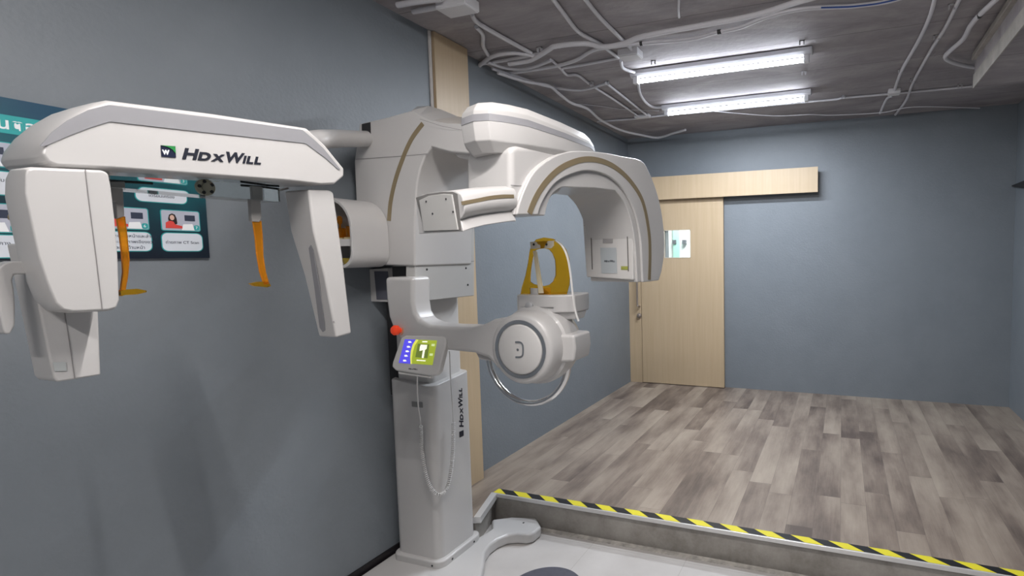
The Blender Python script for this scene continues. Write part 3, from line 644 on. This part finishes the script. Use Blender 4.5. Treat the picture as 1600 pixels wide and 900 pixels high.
# chin rest slab and neck
ychin = 2.09
nk = part('chin_post', cyl(at(846, 500, y=2.17), Z, .05, .16, 24), WHITE2)
def pk(px, py): return at(px, py, y=ychin)
L0, L1 = pk(806, 475), pk(893, 475); zk1, zk0 = pk(850, 461).z, pk(850, 489).z
plan = [(L0.x, 2.10), (L0.x+.02, 2.08), (L1.x-.09, 2.085), (L1.x-.005, 2.13), (L1.x, 2.26), (L1.x-.02, 2.30), (L0.x+.03, 2.29), (L0.x, 2.22)]
slab = part('chin_platform', loft([[V((x, y, zk0)) for x, y in plan], [V((x, y, zk1)) for x, y in plan]]), WHITE, .008)
part('platform_under', loft([[V((L0.x+.08+(x-L0.x)*.7, y*.6+.4*2.18, zk0-.035)) for x, y in plan], [V((L0.x+.05+(x-L0.x)*.82, y*.8+.2*2.18, zk0+.002)) for x, y in plan]]), WHITE, .006, parent=slab)
part('platform_seam', box((L0.x+.03, 2.0795, zk0+.028), (L1.x-.09, 2.0835, zk0+.0295)), MATS['seam'], parent=slab)
kn = pk(829, 478); part('platform_knob', lathe(V((kn.x, 2.086, kn.z)), -Y, [(0, .022), (.012, .021), (.016, .014)], 24), mat('knob_grey', (.45, .45, .46), .4, metal=.3), parent=slab)
# amber face guard: a gently curved plate with an oval hole
def guard():
    yg = 2.15
    def pg(px, py):
        return at(px, py, y=yg - .03 + .000025*(px-850)**2)
    out = [(813, 462), (815, 450), (821, 430), (825, 410), (827, 395), (830, 382), (838, 374), (850, 371), (864, 373), (876, 380), (884, 390), (889, 405), (890, 425), (889, 445), (884, 463), (866, 464), (848, 463), (830, 463)]
    inn = [(828, 440), (828, 432), (829, 420), (831, 408), (833, 396), (836, 391), (842, 389), (850, 388), (858, 390), (863, 396), (867, 406), (868, 418), (868, 430), (864, 440), (858, 445), (850, 447), (842, 446), (834, 444)]
    bm = B(); n = len(out); a = [pg(*p) for p in out]; b = [pg(*p) for p in inn]; th = V((0, .006, 0))
    va = [bm.verts.new(p) for p in a]; vb = [bm.verts.new(p) for p in b]; wa = [bm.verts.new(p+th) for p in a]; wb = [bm.verts.new(p+th) for p in b]
    for i in range(n):
        j = (i+1) % n
        bm.faces.new((va[i], va[j], vb[j], vb[i])); bm.faces.new((wa[j], wa[i], wb[i], wb[j]))
        bm.faces.new((va[j], va[i], wa[i], wa[j])); bm.faces.new((vb[i], vb[j], wb[j], wb[i]))
    return bm, pg
gb, pg = guard()
gd = part('face_guard', gb, AMBER, .0, label='amber transparent face guard with an oval opening')
part('guard_foot', prism([pg(812, 461)-Y*.0, pg(886, 463), pg(886, 467), pg(812, 466)], (0, .03, 0)), AMBER_D, .002, parent=gd)
part('guard_post', prism([pg(834, 392), pg(839, 392), pg(850, 458), pg(843, 458)], (0, -.008, 0)), mat('post_cream', (.72, .62, .42), .4), parent=gd)
part('guard_bracket', prism([pg(829, 378), pg(866, 376), pg(866, 384), pg(862, 388), pg(830, 389)], (0, -.006, 0)), mat('bracket_cream', (.66, .6, .5), .4), .002, parent=gd)
for px, py in ((835, 382), (855, 382)): part('bracket_screw', lathe(pg(px, py)-Y*.006, -Y, [(0, .006), (.002, .005)], 12), DARK, parent=gd)
part('guard_strap', tube([at(868, 376, y=2.10), at(878, 384, y=2.07), at(886, 400, y=2.06), at(891, 425, y=2.06), at(895, 460, y=2.05), at(899, 485, y=2.05), at(904, 502, y=2.05)], .0055, 8, flat=.6), WHITE2)

# --- touch panel and emergency knob
th_ = R(19); hh = V((.985, .17, 0)).normalized(); mm = V((hh.y, -hh.x, 0)); vv = (Z*math.cos(th_) - mm*math.sin(th_)).normalized(); pn = hh.cross(vv).normalized()
PC = at(654.5, 555, y=1.925)
def onp(px, py, lift=0): return atp(px, py, PC+pn*lift, pn)
pan = part('control_panel', prism([onp(*p) for p in [(633, 524), (692, 525), (697, 529), (697, 536), (686, 580), (680, 586), (672, 587), (618, 579), (612, 573), (613, 566), (626, 528)]], pn*-.035), WHITE2, .008)
scr = part('screen', prism([onp(*p) for p in [(632.5, 530), (683, 532), (676, 570.5), (623, 567)]], pn*.0012), mat('screen_green', (.25, .33, .03), .2, emit=(.38, .45, .04), estr=.55), parent=pan)
def sc(name, pts, m, k=.0014): return part(name, prism([onp(px, py, k) for px, py in pts], pn*.0006), m, parent=scr)
sc('menu_area', [(632.5, 530), (650, 530.6), (645, 538), (642, 548), (641, 558), (641.5, 568.5), (623, 567)], mat('screen_blue', (.06, .05, .5), .2, emit=(.10, .08, .75), estr=.7))
sc('menu_edge', [(650, 530.6), (654, 531), (648, 540), (645, 550), (643.5, 560), (643.5, 569), (641.5, 568.5), (641, 558), (642, 548), (645, 538)], mat('screen_yellow', (.6, .6, .1), .2, emit=(.7, .72, .12), estr=.6))
sc('view_area', [(653, 537), (671, 538), (668, 560), (649, 558)], mat('screen_dark_green', (.12, .16, .03), .2, emit=(.16, .22, .04), estr=.5), .0022)
SW = mat('screen_white', (.8, .8, .7), .3, emit=(.85, .85, .7), estr=.8)
sc('view_figure', [(657.5, 538.5), (667.5, 539), (666.5, 545), (664, 547), (662, 559.5), (659, 559.3), (661, 547), (655.5, 548.5), (656, 543)], SW, .003)
sc('view_title', [(660, 533), (668, 533.3), (667.8, 535), (659.8, 534.7)], SW, .0022)
sc('view_footer', [(651, 562), (665, 563), (664.8, 564.5), (650.8, 563.5)], SW, .0022)
for i, y_ in enumerate((534.5, 542, 549, 556, 563.5)):
    x_ = 640.5-i*2.0; sc('menu_icon', [(x_-2.5, y_-1.3), (x_+1, y_-1.5), (x_+3, y_+.8), (x_, y_+1.2), (x_-2.5, y_+1)], SW, .0022)
for x_, y_ in ((677, 539), (674, 554)): sc('side_icon', [(x_-2.5, y_-1.8), (x_+2.5, y_-1.6), (x_+2, y_+2), (x_-3, y_+1.8)], mat('screen_lime', (.5, .6, .3), .3, emit=(.6, .7, .35), estr=.6), .0022)
wordmark('panel_lettering', onp(638, 577.2, .0004), onp(655, 578.3)-onp(638, 577.2), vv, .010, BLACKINK, pan, .048, .3, .0003, .0004)
part('panel_tray', prism([onp(622, 581, -.01), onp(672, 588, -.01), onp(671, 591, -.01), onp(622, 584, -.01)], pn*-.03), WHITE2, .003)
kb = at(620, 517, y=1.96)
eb = part('emergency_button', lathe(kb+Y*.03, -Y+V((-.25, 0, .1)), [(0, .014), (.02, .014), (.022, .024), (.038, .025), (.048, .017), (.051, .006)], 28), mat('red_button', (.65, .05, .02), .3, emit=(.8, .06, .01), estr=.25), label='red emergency stop button')
part('button_collar', lathe(kb+Y*.035, -Y+V((-.25, 0, .1)), [(-.01, .028), (.012, .027)], 28), mat('collar_tan', (.55, .35, .22), .5), parent=eb)
# --- coiled handset cable
Pc = [at(652, 588, y=1.93), at(652, 610, y=1.97), at(654, 640, y=2.05), at(657, 660, y=2.12), at(659, 700, y=2.145), at(664, 735, y=2.145), at(672, 760, y=2.14), at(685, 773, y=2.135), at(697, 765, x=-2.06), at(704, 740, x=-2.06), at(708, 700, x=-2.06), at(708, 652, x=-2.06), at(706, 620, x=-2.06), at(704, 592, x=-2.05), at(703, 560, x=-2.0), at(702, 548, x=-1.98)]
P_ = smoothpath(Pc, 60)
i0, i1 = 60*3+10, 60*10+50
cb_ = B(); tube(P_[:i0+1:6], .0032, 8, cb_, 1); tube(P_[i1::6], .0028, 8, cb_, 1)
hel = []; ln_ = 0
for i in range(i0, i1):
    t = (P_[i+1]-P_[i-1]).normalized(); ln_ += (P_[i+1]-P_[i]).length
    n1 = t.cross(X).normalized(); n2 = t.cross(n1); a_ = ln_/.0105*2*math.pi
    hel.append((P_[i], n1, n2, ln_))
L_ = hel[-1][3]; K = int(L_/.0105*9); hp = []; j = 0
for k in range(K):
    s_ = L_*k/K
    while j < len(hel)-2 and hel[j+1][3] < s_: j += 1
    p, n1, n2, l0 = hel[j]; f_ = (s_-l0)/max(hel[j+1][3]-l0, 1e-6); c_ = p.lerp(hel[j+1][0], min(max(f_, 0), 1)); a_ = s_/.0105*2*math.pi
    hp.append(c_+n1*.0075*math.cos(a_)+n2*.0075*math.sin(a_))
tube(hp, .0032, 5, cb_, 1)
part('handset_cable', cb_, WHITE2, label='white coiled cable hanging in a loop')

# --- rotor (C-arm) ------------------------------------------------
AR = R(13); RD = V((math.sin(AR), math.cos(AR), 0)); RN = V((math.cos(AR), -math.sin(AR), 0)); RO = V((-1.13, 2.033, 0))
def pr(px, py, t=0): return atp(px, py, RO+RN*t, RN)
hub = [pr(801, 229), pr(812, 226), pr(840, 228), pr(885, 238), pr(905, 262), pr(880, 300), pr(850, 315), pr(835, 330), pr(815, 337), pr(801, 347)]
rot = part('rotor_hub', prism([p-RN*.012 for p in hub], RN*-.27), WHITE, .025, label='white rotating head carrying the source and sensor')
arch_out = [(803, 336), (806, 322), (816, 294), (832, 267), (858, 247), (884, 237.5), (910, 236.5), (940, 239), (970, 245), (998, 251), (1010, 268), (1021, 295), (1030, 330), (1034.5, 370), (1034, 400), (1030, 425), (1026, 438), (1014, 439.5), (996, 441)]
arch_in = [(994, 400), (991, 370), (985, 340), (975, 315), (962, 298), (930, 294), (895, 293), (878, 293), (864, 303), (856, 319), (852, 337), (836, 336), (820, 335)]
AO = smoothpath([pr(*p) for p in arch_out[:-3]], 3)+[pr(*p) for p in arch_out[-3:]]; AI = smoothpath([pr(*p) for p in arch_in[:5]], 3)+smoothpath([pr(*p) for p in arch_in[5:11]], 3)+[pr(*p) for p in arch_in[11:]]
sh_ = part('rotor_shell', prism(AO+AI, RN*-.32), WHITE, .012, ang=28, parent=M, label='white arched C-shaped shell')
crease = [(852, 337), (843, 334), (846, 320), (855, 303), (868, 287), (888, 276), (913, 270), (940, 276), (962, 290), (978, 310), (988, 335), (993, 365), (995, 400), (996, 441)]
fo = [(803, 336)]+arch_out[1:]
fas = [(821, 335), (822, 333)]
fasc = part('rotor_fascia', prism(AO[:-1] + [pr(1001, 441)] + smoothpath([pr(*p) for p in [(999, 400), (997, 370), (991, 340), (980, 312), (965, 290), (944, 274), (915, 267), (888, 273), (866, 285), (851, 303), (841, 322), (837, 336)]], 3), RN*.016), WHITE, .010, ang=50, parent=sh_)
st = [(822.5, 334), (829, 317), (839, 298), (852, 281), (868, 266), (886, 256), (906, 250), (925, 250), (946, 256), (965, 268), (982, 285), (996, 306), (1003, 325), (1008, 350), (1011, 375), (1011.5, 405), (1010.5, 437)]
part('arch_stripe', ribbon(smoothpath([pr(*p)+RN*.0164 for p in st], 4), .025, RN, RN*.0015), GOLD, parent=sh_, label='gold arched stripe')
part('rotor_seam', ribbon([pr(801, 289)-RN*.0115, pr(835, 291)-RN*.0115, pr(860, 293)-RN*.0115], .0025, RN, RN*.001), MATS['seam'], parent=rot)
# detector box at the far leg, inner face towards the near leg
PI0 = pr(992.5, 400)
def pdn(px, py, l=0): return atp(px, py, PI0-RD*l, RD)
det = part('sensor_housing', prism([pdn(916, 433, .004), pdn(989, 438, .004), pdn(989, 345, .004), pdn(983, 328, .004), pdn(908, 330, .004), pdn(910, 345, .004)], RD*.15), WHITE2, .008, label='white sensor box with label plate')
for px, a_, b2 in ((924.5, 362, 421), (981, 359, 424)):
    part('slot', ribbon([pdn(px-1, a_, .005), pdn(px+1, b2, .005)], .006, RD, -RD*.0012), mat('slot_dark', (.12, .115, .11), .6), parent=det)
part('seam_line', ribbon([pdn(912, 352.5, .005), pdn(986, 350, .005)], .0022, RD, -RD*.0008), MATS['seam'], parent=det)
lp_ = part('name_plate', prism([pdn(938, 387, .005), pdn(963, 387, .005), pdn(964.5, 427, .005), pdn(940, 427, .005)], -RD*.0015), mat('plate_blue_grey', (.38, .41, .43), .35), parent=det)
e0, e1 = pdn(944, 409.5, .0068), pdn(961, 409.5, .0068)
wordmark('plate_lettering', e0, e1-e0, Z, .016, BLACKINK, det, (e1-e0).length, .3, .0004, .0004)
part('info_label', prism([pdn(942, 373, .005), pdn(957.5, 373, .005), pdn(957.5, 380, .005), pdn(942, 380, .005)], -RD*.0012), mat('info_grey', (.3, .29, .29), .5), parent=det)
OLV = mat('olive_sticker', (.26, .28, .06), .5)
part('sticker', prism([pdn(923, 364, .0064), pdn(932, 364, .0064), pdn(932, 369, .0064), pdn(923, 369, .0064)], -RD*.001), OLV, parent=det)
part('sticker', prism([pdn(970.5, 416, .005), pdn(981, 416, .005), pdn(981, 421.5, .005), pdn(970.5, 421.5, .005)], -RD*.0012), OLV, parent=det)
# source head: near leg, swept down, open end with a screwed plate
rings = []
for (px, yt, ybm) in ((806, 289, 346), (803, 289.5, 345), (780, 290, 348), (755, 291.5, 352), (735, 294, 357), (722, 297, 362)):
    T, Bo = pr(px, yt), pr(px, ybm); h_ = T.z-Bo.z; o_ = V((T.x, T.y, 0))
    f = lambda t, k: o_ + RN*t + Z*(T.z-h_*k)
    rings.append([f(-.265, 1), f(-.27, .5), f(-.27, .16), f(-.235, .0), f(-.04, .0), f(-.008, .10), f(.0, .18), f(.004, .30), f(.008, .40), f(.006, .55), f(-.006, .66), f(-.022, .71), f(-.012, .78), f(-.002, 1)])
src = part('source_head', loft(rings), WHITE, .004, ang=45, label='white source head with gold stripe and open end plate')
sp = smoothpath([pr(px, py)+RN*.0065 for px, py in [(801, 307), (785, 307), (765, 309), (745, 313), (719, 318)]], 4)
part('source_stripe', ribbon(sp, .0135, RN, RN*.0016), GOLD, parent=src)
E0 = rings[-1][0]
def ps(px, py, l=0): return atp(px, py, V((rings[-1][8].x, rings[-1][8].y, 0))-RD*l, RD)
part('end_recess', prism([ps(650, 309, .0005), ps(668, 303, .0005), ps(690, 300, .0005), ps(707, 299.5, .0005), ps(715, 303, .0005), ps(721, 360, .0005), ps(664, 362, .0005)], -RD*.001), mat('recess_grey', (.16, .155, .15), .6), parent=src)
part('end_plate', prism([ps(657, 313, .002), ps(672, 306, .002), ps(695, 303, .002), ps(708, 304, .002), ps(717.5, 359.5, .002), ps(664, 361.5, .002)], -RD*.006), PLATE, .002, parent=src)
for px, py in ((666, 315), (697, 311), (708, 331), (676, 334)): part('end_screw', lathe(ps(px, py, .008), -RD, [(0, .004), (.0015, .0035)], 10), DARK, parent=src)
# --- top cap above the rotor
capb = B(); rg = []
q_ = lambda px, py: pr(px, py, -.0)
def capring(zf, inset):
    pts = []
    plan = [(-.335, -.02), (-.25, 0), (-.05, .01), (.12, .0), (.19, -.03), (.195, -.12), (.16, -.20), (.0, -.27), (-.2, -.285), (-.35, -.27), (-.41, -.20), (-.425, -.11), (-.40, -.05)]
    cs, ct = -.1, -.14
    for s_, t_ in plan:
        s2, t2 = cs+(s_-cs)*(1-inset*.6), ct+(t_-ct)*(1-inset)
        pts.append(V((RO.x, RO.y, 0))+RD*s2+RN*t2+Z*zf(s2))
    return pts
ztop = lambda s: 2.372 - .09*max(0, s+.25)
zsh = lambda s: 2.337 - .09*max(0, s+.25)
zmid = lambda s: 2.292 - .055*max(0, s+.25)
zlow = lambda s: 2.222 + .04*max(0, s+.25)
zbot = lambda s: 2.182 + .085*max(0, s+.25)
cap = part('top_cap', loft([capring(zbot, .22), capring(zlow, .04), capring(zmid, 0), capring(zsh, .02), capring(lambda s: ztop(s)-.004, .13), capring(ztop, .2)]), WHITE, .006, ang=20, label='white faceted cover over the rotor pivot')
bt = [a.lerp(b, .62) for a, b in zip(capring(zmid, 0), capring(zsh, .02))]; bb = [a.lerp(b, .02) for a, b in zip(capring(zmid, 0), capring(zsh, .02))]
cen = V((RO.x, RO.y, 0))+RD*-.1+RN*-.14
outw = lambda p, d=.002: p+((V((p.x, p.y, 0))-cen).normalized()*d)
bnd = B(); order = [10, 11, 12, 0, 1, 2, 3, 4]
rgs = [[outw(bb[i], .0015), outw(bt[i], .0015), outw(bt[i], -.01), outw(bb[i], -.01)] for i in order]
part('cap_band', loft(rgs, bnd), GREYBAND, parent=cap, label='grey band around the cover')
part('pivot_gap', loft([[p+Z*.012 for p in capring(zbot, .5)], [p-Z*.03 for p in capring(zbot, .5)]]), DARK)
# upper beam tying the carriage to the cap
part('upper_beam', box((-1.80, 2.06, 2.262), (-1.42, 2.36, 2.33)), WHITE, .03)

# --- cephalometric unit ------------------------------------------
XS = -1.45
def pf(px, py, dx=0): return at(px, py, x=XS+dx)
b_out = [(57, 243), (62, 228), (80, 205), (105, 184), (132, 168), (165, 157), (330, 178), (478, 200.5), (505, 226), (535, 264), (535, 276), (521, 288), (500, 289.5), (450, 284), (180, 266), (80, 262), (66, 256)]
F_ = [pf(*p) for p in b_out]; cf = sum(F_, V())/len(F_)
shrink = lambda k, dx, kz=None: [V((XS+dx, cf.y+(p.y-cf.y)*k, cf.z+(p.z-cf.z)*(kz or k))) for p in F_]
beam = part('ceph_beam', loft([shrink(.985, .012, .94), F_, shrink(1.0, -.05), shrink(.995, -.12, .97), shrink(.955, -.165, .96)]), WHITE, .004, ang=30, label='white wing-shaped beam with dark lettering and grey band')
gq = [(67, 229), (73, 227), (105, 213), (139, 200), (171, 190), (330, 208), (350, 210), (477, 224), (508, 247), (528, 265), (531, 264), (505, 232), (490, 218), (472, 203), (330, 184), (168, 164), (137, 172), (105, 188), (81, 206), (62, 228)]
part('beam_band', prism([pf(*p, .0122) for p in gq], (.0018, 0, 0)), GREYBAND, parent=beam, smooth=False, label='grey band along the top')
# emblem and lettering
e = [pf(px, py, .0122) for px, py in ((251, 227), (273.5, 228.5), (274.5, 246.5), (252, 244.5))]
part('emblem', prism(e, (.0015, 0, 0)), mat('emblem_navy', (.008, .012, .035), .4), parent=beam, smooth=False)
gr = [pf(px, py, .0138) for px, py in ((251.2, 227), (273.5, 228.5), (274.3, 240), (270, 234.5), (265, 231), (259, 228.8))]
part('emblem_corner', prism(gr, (.0012, 0, 0)), mat('emblem_green', (.02, .20, .05), .4), parent=beam, smooth=False)
wv = pf(253.5, 241, .0138); w2 = pf(265, 241.8, .0138)
text_obj('emblem_letter', 'w', wv, w2-wv, Z, .022, PWH, beam, bold=.0004, width=(w2-wv).length, depth=.0006)
t0 = pf(284.5, 247.5, .0128); t1 = pf(408, 256.5, .0128); hdir = t1-t0
wordmark('beam_lettering', t0, hdir, Z-hdir.normalized()*Z.dot(hdir.normalized()), .034, BLACKINK, beam, hdir.length, .35, .0012)
# reflective rail plate under the beam with nasion dial and bars
zu = pf(300, 273).z
rail = part('slide_plate', box((XS-.110, pf(185, 270).y, zu-.042), (XS-.030, pf(448, 285).y, zu+.004)), CLEAR, label='glossy clear slide plate under the beam')
nz = at(318, 293, x=XS-.06)
dial = part('nasion_dial', lathe(nz, X, [(-.006, .020), (.004, .020), (.005, .017), (.005, .010), (.009, .010), (.009, .003)], 32), mat('dial_bronze', (.36, .33, .25), .4, metal=.4))
for k in range(5):
    a_ = R(72*k+30); c_ = nz+X*.0055+Y*(.0145*math.cos(a_))+Z*(.0145*math.sin(a_)); part('dial_mark', lathe(c_, X, [(0, .0042), (.001, .0038)], 12), DARK, parent=dial)
for nm, pts in (('rail_slot', [(130, 281), (180, 284), (232, 287)]), ('rail_slot', [(370, 290), (420, 294)]), ('guide_wire', [(412, 303), (450, 294)])):
    part(nm, tube([at(px, py, x=XS-.10) for px, py in pts], .003, 8), DARK if nm == 'rail_slot' else CHROME, parent=rail)
# ear rods
ROD = mat('rod_grey', (.28, .27, .26), .45)
def rod(blk, mid, foot, dx, lbl):
    r_ = part('ear_rod', prism([at(px, py, x=XS+dx) for px, py in blk], (-.014, 0, 0)), ROD, .002, label=lbl)
    part('rod_blade', prism([at(px, py, x=XS+dx-.003) for px, py in mid], (-.007, 0, 0)), AMBER_D, .001, parent=r_)
    part('rod_tip', prism([at(px, py, x=XS+dx-.001) for px, py in foot], (-.011, 0, 0)), AMBER, .0015, parent=r_)
rod([(168, 284), (192, 284), (195, 338), (183, 342), (181, 315), (170, 312)],
    [(183, 340), (196, 338), (200, 372), (203, 405), (201, 430), (197, 452), (189, 455), (193, 425), (191, 395), (188, 370)],
    [(188, 453), (215, 451), (230, 454), (230, 456.5), (215, 460), (196, 461), (190, 463)], -.07, 'left ear rod with amber blade')
rod([(390, 290), (407, 292), (409, 340), (406, 347), (394, 346)],
    [(396, 345), (409, 345), (411, 372), (412, 400), (416, 425), (421, 443), (414, 445), (407, 425), (402, 395), (400, 372)],
    [(391, 443), (404, 440), (420, 440), (424, 447), (418, 449), (398, 447)], -.07, 'right ear rod with amber blade')
# sensor housing at the near end
s_out = [(35, 270), (38, 263), (48, 261), (158, 266), (167, 270), (171, 290), (177, 340), (182, 400), (184.5, 470), (180, 482), (168, 486), (110, 489), (95, 486), (83, 475), (70, 445), (55, 400), (42, 340), (34, 300)]
dxs = .025
G_ = [pf(*p, dxs) for p in s_out]; cg = sum(G_, V())/len(G_)
shg = lambda k, dx: [V((XS+dx, cg.y+(p.y-cg.y)*k, cg.z+(p.z-cg.z)*k)) for p in G_]
sens = part('film_sensor_case', loft([shg(.975, dxs+.008), G_, shg(1.0, dxs-.05), shg(.93, dxs-.072)]), WHITE, .003, ang=30, label='white rounded sensor case at the near end')
part('case_seam', ribbon([pf(133, 264, dxs+.0084), pf(141, 330, dxs+.0084), pf(150, 400, dxs+.0084), pf(160, 484, dxs+.0084)], .0012, X, (.0006, 0, 0)), MATS['seam'], parent=sens)
lg_out = [(40, 380), (150, 380), (158, 586), (90, 597), (83, 590)]
leg = part('sensor_leg', prism([pf(*p, -.05) for p in lg_out], (-.07, 0, 0)), WHITE, .004, label='white tapered leg below the sensor case')
part('leg_seam', ribbon([pf(101, 487, -.0494), pf(109, 540, -.0494), pf(117, 592, -.0494)], .0012, X, (.0006, 0, 0)), MATS['seam'], parent=leg)
part('leg_window', prism([pf(px, py, -.0494) for px, py in ((82, 566), (103, 566), (104, 580), (85, 580))], (.001, 0, 0)), mat('window_grey', (.40, .42, .42), .3), .001, parent=leg)
part('knob_stem', tube([at(36, 340, x=XS-.05), at(28, 340, x=XS-.05), at(14, 339, x=XS-.05)], [.008, .007, .0055], 16), mat('brass', (.45, .36, .2), .35, metal=.8))
hk = part('grip_handle', prism([pf(px, py, -.03) for px, py in [(56, 408), (20, 408), (6, 412), (-4, 421), (-8, 440), (-3, 475), (5, 515), (8, 522), (17, 522), (24, 508), (24.5, 480), (23, 455), (20, 438), (23, 429), (56, 428)]], (-.035, 0, 0)), WHITE, .006, label='white hooked grip handle')
# collimator leg at the far end
c_f = [(487, 298), (512, 297), (524, 300), (529, 330), (550, 520), (548, 524), (527, 527), (512, 450), (495, 380)]
colm = B()
fr_ = [pf(px, py, -.005) for px, py in ((455, 292), (515, 296), (522, 301), (549.5, 520), (547, 524), (526, 528), (480, 335))]
R1 = [pf(482, 296, -.005), pf(516, 297, -.005), pf(522, 301, -.005), pf(536, 400, -.005), pf(550, 521, -.005), pf(526, 528, -.005), pf(507, 430, -.005), pf(490, 360, -.005)]
off_ = [-.10, -.10, -.10, -.085, -.075, -.075, -.085, -.095]
ins = [.02, -.005, -.005, -.005, -.005, .012, .016, .02]
R2 = [p+V((o_, 0, 0)) for p, o_ in zip(R1, off_)]
coll = part('collimator_leg', loft([R1, R2]), WHITE, .007, ang=30, label='white tapered leg at the far end of the beam')
def leftface(px, py):  # plane through the leg's near edge, spanning X
    return None
e_t, e_b = R1[7], R1[5]
ndir = (e_b-e_t).cross(V((1, 0, 0))).normalized()
sl = [atp(px, py, e_t-ndir*(-.0012 if ndir.y > 0 else .0012), ndir) for px, py in ((483, 388), (486, 383), (490, 390), (500, 450), (508, 505), (509, 516), (505, 519), (500, 512), (492, 450))]
part('leg_slot', prism(sl, (0, -.0015, 0)), GREYBAND, parent=coll)
part('leg_screw', lathe(pf(521, 503, -.0045), X, [(0, .003), (.001, .0028)], 10), MATS['seam'], parent=coll)
# hanger tube from the carriage to the beam
tb = [at(574, 217, y=2.05), at(555, 217, y=1.95), at(535, 216.5, y=1.84), at(515, 217, y=1.72), at(500, 218, y=1.62), at(470, 222, y=1.50), at(430, 228, x=XS-.17), at(380, 226, x=XS-.14), at(340, 222, x=XS-.10)]
part('hanger_tube', tube(tb, .040, 28, sub=5), WHITE, label='thick white tube linking the column to the beam')

# --- loose amber pieces kept in the pod
def bitepiece(x, y, z, s, label):
    r_ = empty('bite_block', (x, y, z), label, 'bite block', 'amber bite pieces in the storage pod')
    obj('block_base', prism(rrect(V((x, y, z+.012*s)), X, Y, .07*s, .05*s, .012*s), (0, 0, .055*s)), AMBER_D, r_, bevel=.003)
    obj('block_foot', prism(rrect(V((x, y, z)), X, Y, .085*s, .06*s, .01*s), (0, 0, .012*s)), mat('block_cream', (.65, .55, .3), .4), r_, bevel=.002)
    obj('block_stem', lathe(V((x, y, z+.067*s)), Z, [(0, .006*s), (.02*s, .005*s), (.03*s, .012*s), (.055*s, .014*s), (.068*s, .008*s)], 20), AMBER_D, r_)
    return r_
bitepiece(-2.30, 1.93, 1.874, 1.0, 'taller amber bite block standing on the upper shelf of the storage pod')
bitepiece(-2.42, 1.95, 1.874, .9, 'amber bite block deeper on the upper shelf of the storage pod')
bl = obj('chin_cup', lathe(V((-2.31, 1.92, 1.748)), Z, [(0, .035), (.004, .04), (.03, .048), (.034, .044), (.012, .032), (.008, .01)], 28), mat('amber_olive', (.45, .33, .04), .3, trans=.3), label='low olive-amber chin cup in the lower compartment of the storage pod', cat='chin cup')

# ================================================================= FLOOR DISC
dc = at(872, 905, z=0.0)
a0 = at(872, 887.5, z=.0)
obj('floor_disc', lathe(V((a0.x+.03, a0.y-.20, .0005)), Z, [(0, .205), (.004, .204), (.005, .19)], 72), mat('slate_vinyl', (.075, .075, .095), .5, mottle=.1, mscale=40),
    label='round dark grey mat on the white tiles in front of the machine', cat='floor mat')
# pale flaked trim strip at the foot of the riser
struct('trim_11', box((-2.05, YS-.05, 0), (XR, YS-.0125, .004)), mat('worn_grout', (.42, .40, .37), .8, mottle=.35, mscale=18, bump=.5, bscale=80))
